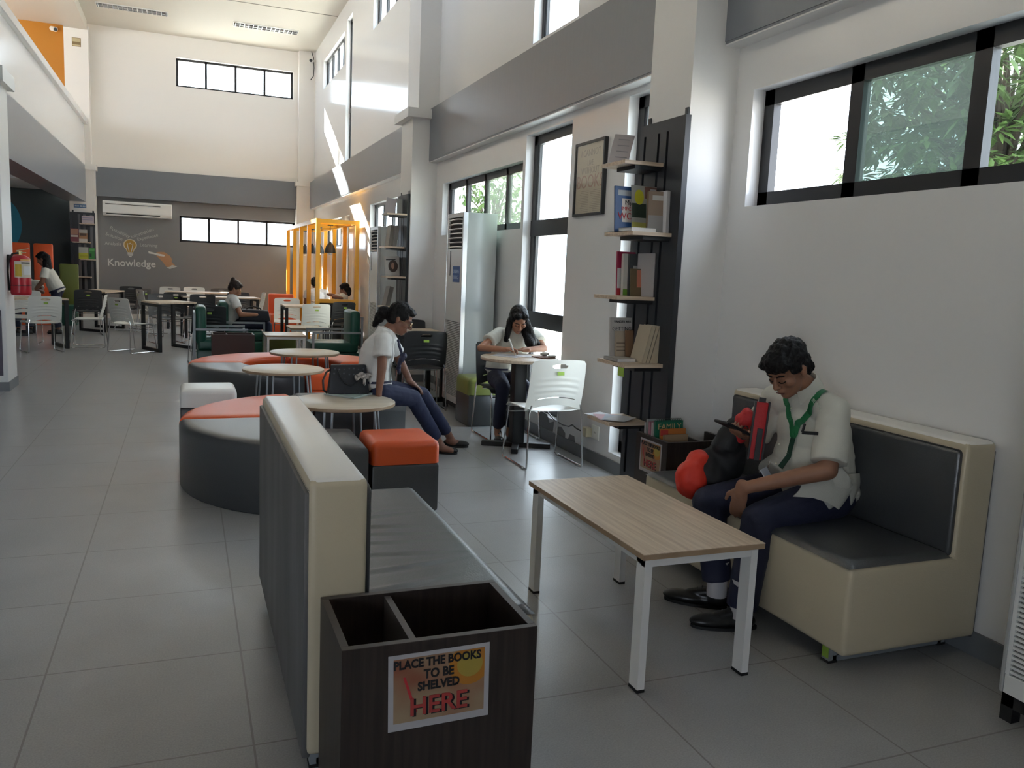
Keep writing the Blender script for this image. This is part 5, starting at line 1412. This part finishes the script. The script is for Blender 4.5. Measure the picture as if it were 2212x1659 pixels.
# red and black backpack between his arms
t = thing('backpack', 'red and black backpack resting on the sofa beside the young man', 'bag', (2.40, 3.22, .455)); o = t.location
REDF = mat('red_nylon', (.50, .02, .025), .6, bump=.2, bump_s=60); ORF = mat('orange_red_nylon', (.72, .04, .02), .55, bump=.2, bump_s=40)
blob('bag_body', [('e', (2.36, 3.27, .58), (.12, .10, .125), None), ('e', (2.43, 3.25, .66), (.09, .09, .14), None), ('c', (2.40, 3.22, .72), (2.43, 3.20, .82), .07, .05)], .008, mat('black_nylon', (.012, .012, .013), .65), o, t, 3, .008, 14)
blob('front_pocket', [('e', (2.24, 3.26, .56), (.075, .075, .095), None), ('e', (2.285, 3.27, .63), (.065, .06, .07), None)], .007, ORF, o, t, 2, .008, 18)
blob('top_flap', [('e', (2.43, 3.16, .82), (.035, .05, .075), None), ('e', (2.45, 3.15, .87), (.03, .045, .05), None)], .006, REDF, o, t, 2, .005, 22)
b = MB(o); b.bar((2.438, 3.035, .965), (2.415, 3.03, .70), .06, .022, up=(-.6, -1, 0), bev=.006); b.build('shoulder_strap', REDF, t, True)
b = MB(o)
for s in (-.031, .031): b.bar((2.438 + s * .85, 3.031 - s * .5, .967), (2.415 + s * .85, 3.026 - s * .5, .70), .008, .026, up=(-.6, -1, 0))
b.bar((2.425, 3.015, .845), (2.413, 3.012, .70), .024, .012, up=(-.6, -1, 0)); b.build('strap_edging', BPLAST, t)
b = MB(o); b.bar((2.438, 3.035, .962), (2.44, 3.035, .985), .03, .016, up=(-.6, -1, 0)); b.build('buckle', BPLAST, t)

# --- woman in glasses on the nearer ring seat
base = (1.36, 6.22, 0)
J = dict(P=(1.335, 6.24, .575), C=(1.36, 6.215, .86), N=(1.425, 6.205, 1.01), c=(1.525, 6.19, 1.112), f=(.82, -.32, -.47), u=(.42, -.18, .88),
         SR=(1.36, 6.045, .96), ER=(1.343, 5.985, .765), WR=(1.325, 5.985, .585), SL=(1.47, 6.38, .955), EL=(1.60, 6.44, .745), WL=(1.66, 6.36, .60),
         TR=(1.36, 6.13, .545), KR=(1.635, 6.185, .50), AR=(1.915, 6.375, .10), TL=(1.40, 6.33, .545), KL=(1.775, 6.42, .485), AL=(2.075, 6.60, .10),
         FR=(2.02, 6.34, .03), FL=(2.17, 6.60, .03), HR=((-.02, .05, -1), (-1, 0, 0), .3, .95, 1, .2), HL=((.75, -.2, -.5), (0, 0, -1), .4, .95, 1, .3))
wom, HP, HR_ = person(J, 'woman in round glasses sitting on the nearer ring seat beside her handbag', SK2, .0065, .92, .95, .95, base=base, kh=.97)
eyes_brows(wom, HP, HR_, base, mouth=(.13, .04, .035))
E_ = lambda x, y, z, rx, ry, rz: ('e', HP(x, y, z), (rx, ry, rz), HR_)
blob('hair', [E_(0, -.022, .05, .083, .095, .083), E_(0, -.06, .0, .076, .055, .075), E_(0, .045, .085, .058, .045, .032), E_(.066, .0, .04, .018, .05, .045), E_(-.066, .0, .04, .018, .05, .045), E_(.07, -.04, -.01, .016, .035, .05), E_(-.07, -.04, -.01, .016, .035, .05),
              E_(0, -.135, -.02, .05, .055, .05), E_(-.01, -.15, -.07, .04, .04, .06), E_(-.01, -.155, -.12, .025, .025, .05)], .006, HAIRM, base, wom, 1, .006, 40)
GOLD = mat('gold_wire', (.6, .45, .25), .25, metal=1)
for s in (-1, 1):
    b = MB(base); b.tube([HP(s * .032 + .024 * math.cos(a), .098, -.006 + .021 * math.sin(a)) for a in [i * PI / 10 for i in range(20)]], .0017, 5, closed=True)
    b.tube([HP(s * .056, .097, 0), HP(s * .074, .05, .002), HP(s * .079, -.01, 0)], .0015, 5); b.tube([HP(s * .008, .099, -.003), HP(0, .103, -.001)], .0015, 5); b.build('spectacles', GOLD, wom, True)
sd = V(J['SL']) - V(J['SR']); sd.normalize()
pr = torso_prims(V(J['P']) + V((0, 0, .07)), J['C'], J['N'], sd, 1.05, 1.02, .016) + [('t', V(J['P']) + V((.0, 0, .02)), V(J['P']) + V((0, 0, .16)), .145, .135, (sd, 1.2))]
for s in 'LR':
    S, E2 = V(J['S' + s]), V(J['E' + s]); d = E2 - S
    pr += [('c', V(J['C']).lerp(V(J['N']), .6), S, .075, .062), ('t', S - d * .05, S + d * .62, .062, .073)]
shirt = blob('blouse', pr, .0075, SHIRTW, base, wom, 3, .004, 14)
P0 = V(J['P'])
b = MB(base); sub_bm(b.bm, grid_mesh(48, 1, lambda u, v: P0 + V((0, 0, .05 + .018 * v)) + (sd * math.cos(2 * PI * u) * 1.2 + V((sd.y, -sd.x, 0)) * math.sin(2 * PI * u)) * .148)); b.build('hem_stripe', NAVYB, wom, True)
col = collar(wom, base, V(J['N']) + V((-.012, 0, .0)), J['C'], (.3, -.05, .9), (1, -.2, -.2), SHIRTW, .062, .05)
blob('neck_bow', [('e', (1.515, 6.085, .815), (.022, .03, .055), Matrix.Rotation(.5, 3, 'Y')), ('e', (1.53, 6.095, .835), (.028, .035, .025), None), ('e', (1.50, 6.095, .745), (.016, .022, .05), None), ('c', (1.515, 6.09, .86), (1.49, 6.11, .96), .012, .010)], .005, NAVYB, base, wom, 1, .006, 40)
ribbon('lanyard', [(1.49, 6.11, .78), (1.48, 6.12, .69), (1.47, 6.12, .63)], .014, BPLAST, wom, base, shirt, .006)
pr = [('c', (1.30, 6.24, .55), (1.38, 6.235, .55), .10, .105, (sd, 1.4))]
for s in 'LR':
    H, K, A = V(J['T' + s]), V(J['K' + s]), V(J['A' + s])
    pr += [('c', H, K, .092, .068), ('c', K, K.lerp(A, .4), .066, .060), ('t', K.lerp(A, .3), A.lerp(K, .12), .060, .052)]
blob('trousers', pr, .007, mat('navy_blue_trousers', (.016, .022, .062), .75, bump=.2, bump_s=250), base, wom, 3, .004, 14)
for hl, to in (((1.885, 6.44, 0), (2.065, 6.335, 0)), ((2.04, 6.64, 0), (2.24, 6.575, 0))): shoe('ballet_flat', hl, to, wom, base, w=.04, low=True)
# handbag and folder on the round table
t = thing('folder', 'pale mint plastic folder under the handbag on the round table', 'folder', (1.10, 6.01, .55)); o = t.location
MINT = mat('mint_plastic', (.45, .56, .52), .3)
b = MB(o); b.prism([(.935, 6.09), (1.12, 5.865), (1.325, 6.10), (1.14, 6.16)], 'z', .5505, .553); b.build('back_cover', MINT, t)
b = MB(o); b.prism([(.94, 6.09), (1.12, 5.875), (1.318, 6.10), (1.14, 6.155)], 'z', .553, .559); b.build('sheets', PAPER, t)
b = MB(o); b.prism([(.935, 6.09), (1.12, 5.862), (1.325, 6.10), (1.14, 6.16)], 'z', .559, .562); b.build('front_cover', MINT, t)
t = thing('handbag', 'dark patterned handbag with a black and white scarf on the round table', 'bag', (1.11, 6.075, .562)); o = t.location
BAGM = mat('dark_patterned_canvas', (.022, .024, .032), .45)
def bag_mat():
    nt = BAGM.node_tree; b = nt.nodes['Principled BSDF']; tc = nt.nodes.new('ShaderNodeTexCoord'); v = nt.nodes.new('ShaderNodeTexVoronoi'); v.inputs['Scale'].default_value = 28; v.inputs['Randomness'].default_value = .25
    nt.links.new(tc.outputs['Object'], v.inputs[0]); r = nt.nodes.new('ShaderNodeValToRGB'); r.color_ramp.elements[0].position = .12; r.color_ramp.elements[1].position = .24
    r.color_ramp.elements[0].color = (.085, .09, .11, 1); r.color_ramp.elements[1].color = (.016, .017, .022, 1); nt.links.new(v.outputs['Distance'], r.inputs[0]); nt.links.new(r.outputs[0], b.inputs[0])
bag_mat()
b = MB(o)
B0 = [(.965, 6.015), (1.262, 6.015), (1.262, 6.135), (.965, 6.135)]; T0 = [(.985, 6.055), (1.24, 6.055), (1.24, 6.095), (.985, 6.095)]
tb = bmesh.new(); A = [tb.verts.new((x, y, .563)) for x, y in B0]; Bv = [tb.verts.new((x, y, .775)) for x, y in T0]
tb.faces.new(A[::-1]); tb.faces.new(Bv)
for k in range(4): tb.faces.new((A[k], A[(k + 1) % 4], Bv[(k + 1) % 4], Bv[k]))
bmesh.ops.bevel(tb, geom=tb.edges[:], offset=.008, segments=2, profile=.5, affect='EDGES'); sub_bm(b.bm, tb); b.build('bag_body', BAGM, t, True)
b = MB(o); b.tube([(1.03, 6.05, .735), (1.04, 6.022, .69), (1.075, 6.008, .645), (1.12, 6.002, .625), (1.165, 6.008, .645), (1.205, 6.022, .69), (1.215, 6.05, .735)], .006, 7); b.build('handle', BPLAST, t, True)
b = MB(o); b.tube([(.985, 6.08, .74), (.95, 6.06, .72), (.925, 6.05, .66), (.93, 6.05, .59), (.955, 6.05, .568)], .008, 7); b.build('strap', mat('dark_brown_strap', (.03, .016, .013), .5), t, True)
blob('scarf', [('e', (1.20, 6.0, .705), (.03, .022, .025), None), ('e', (1.245, 6.005, .70), (.028, .02, .02), None), ('e', (1.165, 6.005, .69), (.022, .016, .025), None), ('e', (1.22, 5.998, .665), (.014, .012, .035), None)], .0045, mat('black_white_scarf', (.30, .27, .25), .6, noise_s=38, noise_a=1.6), o, t, 1, .006, 45)
b = MB(o); b.ell((1.225, 6.012, .635), .008, .004, .011, sub=2); b.build('clasp', CHROME, t, True)

# --- writing student behind the pedestal table
base = (2.72, 7.05, 0)
J = dict(P=(2.72, 7.10, .56), C=(2.80, 7.03, .845), N=(2.815, 6.965, .985), c=(2.765, 6.855, 1.082), f=(-.10, -.80, -.59), u=(-.06, -.58, .81),
         SR=(2.655, 7.03, .945), ER=(2.42, 6.865, .828), WR=(2.575, 6.66, .835), SL=(2.995, 7.02, .935), EL=(3.02, 6.83, .83), WL=(2.80, 6.73, .828),
         TR=(2.64, 7.03, .54), KR=(2.585, 6.70, .50), AR=(2.60, 6.83, .10), TL=(2.80, 7.03, .54), KL=(2.78, 6.69, .50), AL=(2.70, 6.80, .10), FR=(2.58, 6.72, .03), FL=(2.68, 6.70, .03),
         HR=((.75, -.35, .12), (.1, -.2, -1), .95, .9, -1, .8), HL=((-.95, -.05, -.02), (0, 0, -1), .25, .9, -1, .2))
girl, HP, HR_ = person(J, 'student with long black hair bent over the pedestal table, writing', SK3, .006, .9, .9, .92, base=base, kh=.95)
eyes_brows(girl, HP, HR_, base)
E_ = lambda x, y, z, rx, ry, rz: ('e', HP(x, y, z), (rx, ry, rz), HR_)
blob('hair', [E_(0, -.025, .05, .083, .095, .083), E_(0, -.06, .0, .08, .055, .08), E_(.064, .0, .04, .02, .055, .055), E_(-.064, .0, .04, .02, .055, .055), E_(.03, .05, .085, .04, .04, .028), E_(-.035, .045, .085, .04, .04, .028),
              E_(.074, -.01, -.05, .026, .045, .085), E_(-.076, -.01, -.05, .026, .045, .085), ('c', HP(-.075, .0, -.02), (2.90, 6.845, .885), .04, .052), ('c', HP(-.06, .03, -.08), (2.865, 6.80, .88), .03, .045), ('c', HP(.075, -.005, -.03), (2.675, 6.90, .90), .032, .026), ('c', (2.90, 6.86, .93), (2.965, 6.87, .875), .03, .03), ('c', HP(0, -.08, -.04), (2.82, 7.02, .93), .06, .07)], .006, HAIRM, base, girl, 2, .003, 40)
sd = V((1, .05, 0))
pr = torso_prims(V(J['P']) + V((0, 0, .06)), J['C'], J['N'], sd, 1.0, 1.0, .014) + [('t', (2.72, 7.10, .575), (2.74, 7.085, .72), .14, .13, (sd, 1.2))]
for s in 'LR':
    S, E2 = V(J['S' + s]), V(J['E' + s]); d = E2 - S
    pr += [('c', V(J['C']).lerp(V(J['N']), .6), S, .07, .058), ('t', S - d * .05, S + d * .58, .058, .068)]
blob('blouse', pr, .0075, SHIRT, base, girl, 3, .004, 14)
b = MB(base); sub_bm(b.bm, grid_mesh(48, 1, lambda u, v: V((2.722, 7.099, .612 + .018 * v)) + (sd * math.cos(2 * PI * u) * 1.2 + V((0, 1, 0)) * math.sin(2 * PI * u)) * .1425)); b.build('hem_stripe', NAVYB, girl, True)
pr = [('c', (2.72, 7.12, .54), (2.72, 7.04, .54), .10, .10, (sd, 1.35))]
for s in 'LR':
    H, K, A = V(J['T' + s]), V(J['K' + s]), V(J['A' + s]); pr += [('c', H, K, .088, .066), ('c', K, K.lerp(A, .4), .064, .058), ('t', K.lerp(A, .3), A.lerp(K, .06), .058, .052)]
blob('trousers', pr, .008, NAVY, base, girl, 3, .004, 14)
for hl, to in (((2.615, 6.87, 0), (2.57, 6.68, 0)), ((2.715, 6.84, 0), (2.67, 6.65, 0))): shoe('shoe', hl, to, girl, base, w=.038)
t = thing('pen', 'white pen in the right hand of the writing student', 'pen', (2.645, 6.60, .79)); o = t.location
b = MB(o); b.cyl((2.575, 6.575, .935), (2.625, 6.60, .835), .0075, 10); b.build('barrel', WPLAST, t, True)
b = MB(o); b.cyl((2.625, 6.60, .835), (2.647, 6.61, .790), .0065, 10, r1=.002); b.build('tip', cmat((.5, .3, .2)), t, True)
for k, (l, pts, z, c, nm, ct) in enumerate((('white sheet the student writes on at the pedestal table', ((2.43, 6.64), (2.60, 6.46), (2.74, 6.60), (2.57, 6.80)), .7855, (.60, .60, .64), 'paper_sheet', 'paper'), ('second white sheet under the student\'s left forearm', ((2.66, 6.50), (2.81, 6.52), (2.80, 6.70), (2.65, 6.69)), .7875, (.64, .64, .66), 'paper_sheet', 'paper'), ('brown notebook at the right of the pedestal table', ((2.80, 6.40), (2.955, 6.43), (2.93, 6.56), (2.77, 6.53)), .7855, (.20, .09, .06), 'notebook', 'notebook'))):
    t = MB((pts[0][0], pts[0][1], z)); t.prism(pts, 'z', z, z + (.0015 if k < 2 else .009)); tag(t.build(nm, cmat(c, .5)), l, ct)
t = MB((2.90, 6.52, .795)); t.ell((2.895, 6.535, .812), .045, .03, .017, sub=3)
tag(t.build('pencil_pouch', mat('pale_pouch_cloth', (.50, .48, .44), .6, bump=.3, bump_s=40), None, True), 'pale pouch on the brown notebook at the pedestal table', 'pouch')
t = MB((2.93, 6.42, .795)); t.obox((2.925, 6.445, .802), .07, .035, .014, rz=.25, bev=.004)
tag(t.build('eraser', mat('white_rubber', (.62, .62, .6), .6)), 'white eraser at the right rim of the pedestal table', 'eraser')

# --- woman with a hair bun in the green armchair
def simple_person(J, label, skin, hairp, base, shirtm=SHIRTW, legs=True, group=None, voxel=.011, sleeve=.6, hm=HAIRM, k=.95, hem=0):
    p, HP, HR_ = person(J, label, skin, voxel, k, 1, 1, base=base, group=group, hands=False, kh=k)
    E_ = lambda x, y, z, rx, ry, rz: ('e', HP(x, y, z), (rx, ry, rz), HR_)
    blob('hair', [E_(0, -.022, .052, .084, .096, .084), E_(0, -.06, .0, .078, .055, .076), E_(0, .045, .085, .058, .045, .032), E_(.066, -.01, .03, .018, .05, .045), E_(-.066, -.01, .03, .018, .05, .045)] + [(q[0], HP(*q[1]), *q[2:]) if q[0] == 'e' else (q[0], HP(*q[1]) if not isinstance(q[1], V) else q[1], HP(*q[2]) if not isinstance(q[2], V) else q[2], *q[3:]) for q in hairp], .008, hm, base, p, 1, .004, 30)
    sd = (V(J['SR']) - V(J['SL'])).normalized(); P0 = V(J['P'])
    up = (V(J['C']) - P0).normalized()
    pr = torso_prims(P0 + up * .05, J['C'], J['N'], sd, 1.02, 1.0, .014) + [('t', P0 - up * hem, P0 + up * .14, .14, .132, (sd, 1.22))]
    for s in 'LR':
        S, E2 = V(J['S' + s]), V(J['E' + s]); d = E2 - S; pr += [('c', V(J['C']).lerp(V(J['N']), .6), S, .072, .06), ('t', S - d * .05, S + d * sleeve, .06, .07)]
    blob('shirt', pr, .011, shirtm, base, p, 3, .004, 12)
    if legs:
        pr = [('c', P0 - up * .03, P0 + up * .02, .11, .105, (sd, 1.35))]
        for s in 'LR':
            H, K, A = V(J['T' + s]), V(J['K' + s]), V(J['A' + s]); pr += [('c', H, K, .092, .068), ('c', K, K.lerp(A, .4), .066, .06), ('t', K.lerp(A, .3), A.lerp(K, .05), .06, .054)]
        blob('trousers', pr, .011, NAVY, base, p, 3, .004, 12)
        for s in 'LR':
            A = V(J['A' + s]); d = V(J['toe']).normalized(); shoe('shoe', V((A.x, A.y, 0)) - d * .05, V((A.x, A.y, 0)) + d * .18, p, base, w=.04)
    return p, HP, HR_
base = (.66, 13.35, 0)
J = dict(P=(.64, 13.35, .545), C=(.665, 13.34, .83), N=(.66, 13.33, .965), c=(.70, 13.32, 1.075), f=(.86, -.12, -.45), u=(.42, -.05, .9), SR=(.67, 13.16, .915), ER=(.76, 13.06, .70), WR=(1.0, 13.10, .70), SL=(.68, 13.52, .915), EL=(.78, 13.62, .70), WL=(1.02, 13.55, .72),
         TR=(.70, 13.26, .54), KR=(1.17, 13.22, .53), AR=(1.22, 13.22, .10), TL=(.70, 13.44, .54), KL=(1.17, 13.46, .53), AL=(1.23, 13.46, .10), toe=(1, -.1, 0))
bw, HP, HR_ = simple_person(J, 'woman with a brown hair bun seated in a green armchair, bag on her lap', SK3, [('e', (0, -.085, .10), (.045, .045, .042)), ('e', (.01, -.10, .125), (.03, .03, .028))], base, hm=HAIRB)
b = MB(base)
for s in (-1, 1): b.tube([HP(s * .055, .09, 0), HP(s * .078, -.02, 0)], .003, 5); b.tube([HP(s * .032 + .022 * math.cos(a), .096, -.004 + .018 * math.sin(a)) for a in [i * PI / 6 for i in range(12)]], .003, 5, closed=True)
b.build('spectacles', GOLD, bw)
t = thing('tote_bag', 'dark tote bag on the lap of the woman with the hair bun', 'bag', (.97, 13.2, .60)); o = t.location
b = MB(o); b.prism([(.74, .60), (1.20, .60), (1.17, .765), (.78, .775)], 'y', 13.10, 13.34, bev=.02); b.build('bag_body', mat('dark_navy_canvas', (.013, .014, .022), .6, bump=.3, bump_s=20), t, True)
b = MB(o); b.tube([(.84, 13.2, .76), (.88, 13.2, .80), (.96, 13.2, .815), (1.04, 13.2, .80), (1.08, 13.2, .76)], .011, 6); b.build('handle', BPLAST, t, True)
b = MB(o); b.obox((.98, 13.095, .715), .03, .006, .015); b.build('clasp', CHROME, t)

# --- two students in the yellow booth, backs to us
GB2 = 'students in the yellow booth'
base = (2.50, 17.5, 0)
J = dict(P=(2.52, 17.52, .56), C=(2.52, 17.55, .84), N=(2.51, 17.58, .97), c=(2.50, 17.62, 1.10), f=(.1, .95, -.2), u=(0, .2, 1), SR=(2.70, 17.56, .93), ER=(2.78, 17.62, .70), WR=(2.66, 17.78, .72), SL=(2.34, 17.54, .92), EL=(2.30, 17.56, .70), WL=(2.40, 17.78, .70), TR=(2.60, 17.60, .54), KR=(2.62, 18.05, .52), AR=(2.62, 18.10, .10), TL=(2.44, 17.6, .54), KL=(2.42, 18.05, .52), AL=(2.42, 18.10, .10), toe=(0, 1, 0))
simple_person(J, 'student in a white shirt in the booth, back to us behind the corner post', SK2, [], base, group=GB2)
base = (2.80, 16.05, 0)
J = dict(P=(2.78, 16.10, .56), C=(2.80, 16.06, .80), N=(2.82, 16.06, .92), c=(2.845, 16.08, 1.035), f=(-.75, .55, -.25), u=(-.1, .1, 1), SR=(2.86, 16.24, .88), ER=(2.72, 16.26, .90), WR=(2.55, 16.22, .93), SL=(2.72, 15.93, .885), EL=(2.60, 15.83, .90), WL=(2.74, 15.72, .885), TR=(2.74, 16.2, .54), KR=(2.40, 16.28, .52), AR=(2.38, 16.30, .10), TL=(2.72, 16.02, .54), KL=(2.40, 16.05, .52), AL=(2.38, 16.07, .10), toe=(-1, .3, 0))
simple_person(J, 'student in a white shirt leaning on the front rail of the yellow booth', SK2, [('e', (0, -.09, -.06), (.05, .04, .09))], base, SHIRT, group=GB2)
# --- two students in the dark left corner
GB3 = 'students in the dark left corner'
base = (-2.80, 17.95, 0)
J = dict(P=(-2.78, 17.95, .56), C=(-2.76, 17.90, .84), N=(-2.78, 17.86, .965), c=(-2.815, 17.80, 1.10), f=(.3, -.8, -.5), u=(0, -.5, .85), SR=(-2.95, 17.86, .92), ER=(-3.0, 17.7, .74), WR=(-2.9, 17.5, .82), SL=(-2.59, 17.86, .92), EL=(-2.50, 17.7, .76), WL=(-2.58, 17.5, .82), TR=(-2.86, 17.88, .54), KR=(-2.88, 17.5, .52), AR=(-2.88, 17.48, .1), TL=(-2.70, 17.88, .54), KL=(-2.68, 17.5, .52), AL=(-2.68, 17.48, .1), toe=(0, -1, 0))
p, HP, HR_ = simple_person(J, 'boy in a white shirt seated at the table behind the extinguisher', SK2, [], base, SHIRT, group=GB3)
base = (-2.26, 17.5, 0)
J = dict(P=(-2.24, 17.52, .83), C=(-2.36, 17.5, 1.10), N=(-2.41, 17.5, 1.235), c=(-2.455, 17.48, 1.375), f=(-.85, .2, -.45), u=(-.4, .1, .9), SR=(-2.42, 17.66, 1.17), ER=(-2.50, 17.62, .95), WR=(-2.58, 17.48, .83), SL=(-2.40, 17.33, 1.16), EL=(-2.44, 17.30, .95), WL=(-2.56, 17.35, .82), TR=(-2.24, 17.60, .80), KR=(-2.27, 17.62, .48), AR=(-2.24, 17.62, .10), TL=(-2.24, 17.44, .80), KL=(-2.26, 17.42, .48), AL=(-2.22, 17.40, .10), toe=(-1, 0, 0))
p, HP, HR_ = simple_person(J, 'girl with long dark hair standing and leaning over the table in the left corner', SK2, [('c', (0, -.08, 0), V((-2.33, 17.46, 1.06)), .07, .05), ('c', (0, -.04, -.05), V((-2.38, 17.4, 1.12)), .06, .05)], base, SHIRT, group=GB3, hem=.06)
P0 = V(J['P']); up = (V(J['C']) - P0).normalized()
b = MB(base); sub_bm(b.bm, grid_mesh(32, 1, lambda u, v: P0 + up * (-.03 + .03 * v) + (V((0, 1, 0)) * math.cos(2 * PI * u) * 1.22 + V((up.z, 0, -up.x)) * math.sin(2 * PI * u)) * .146)); b.build('hem_stripe', NAVYB, p)
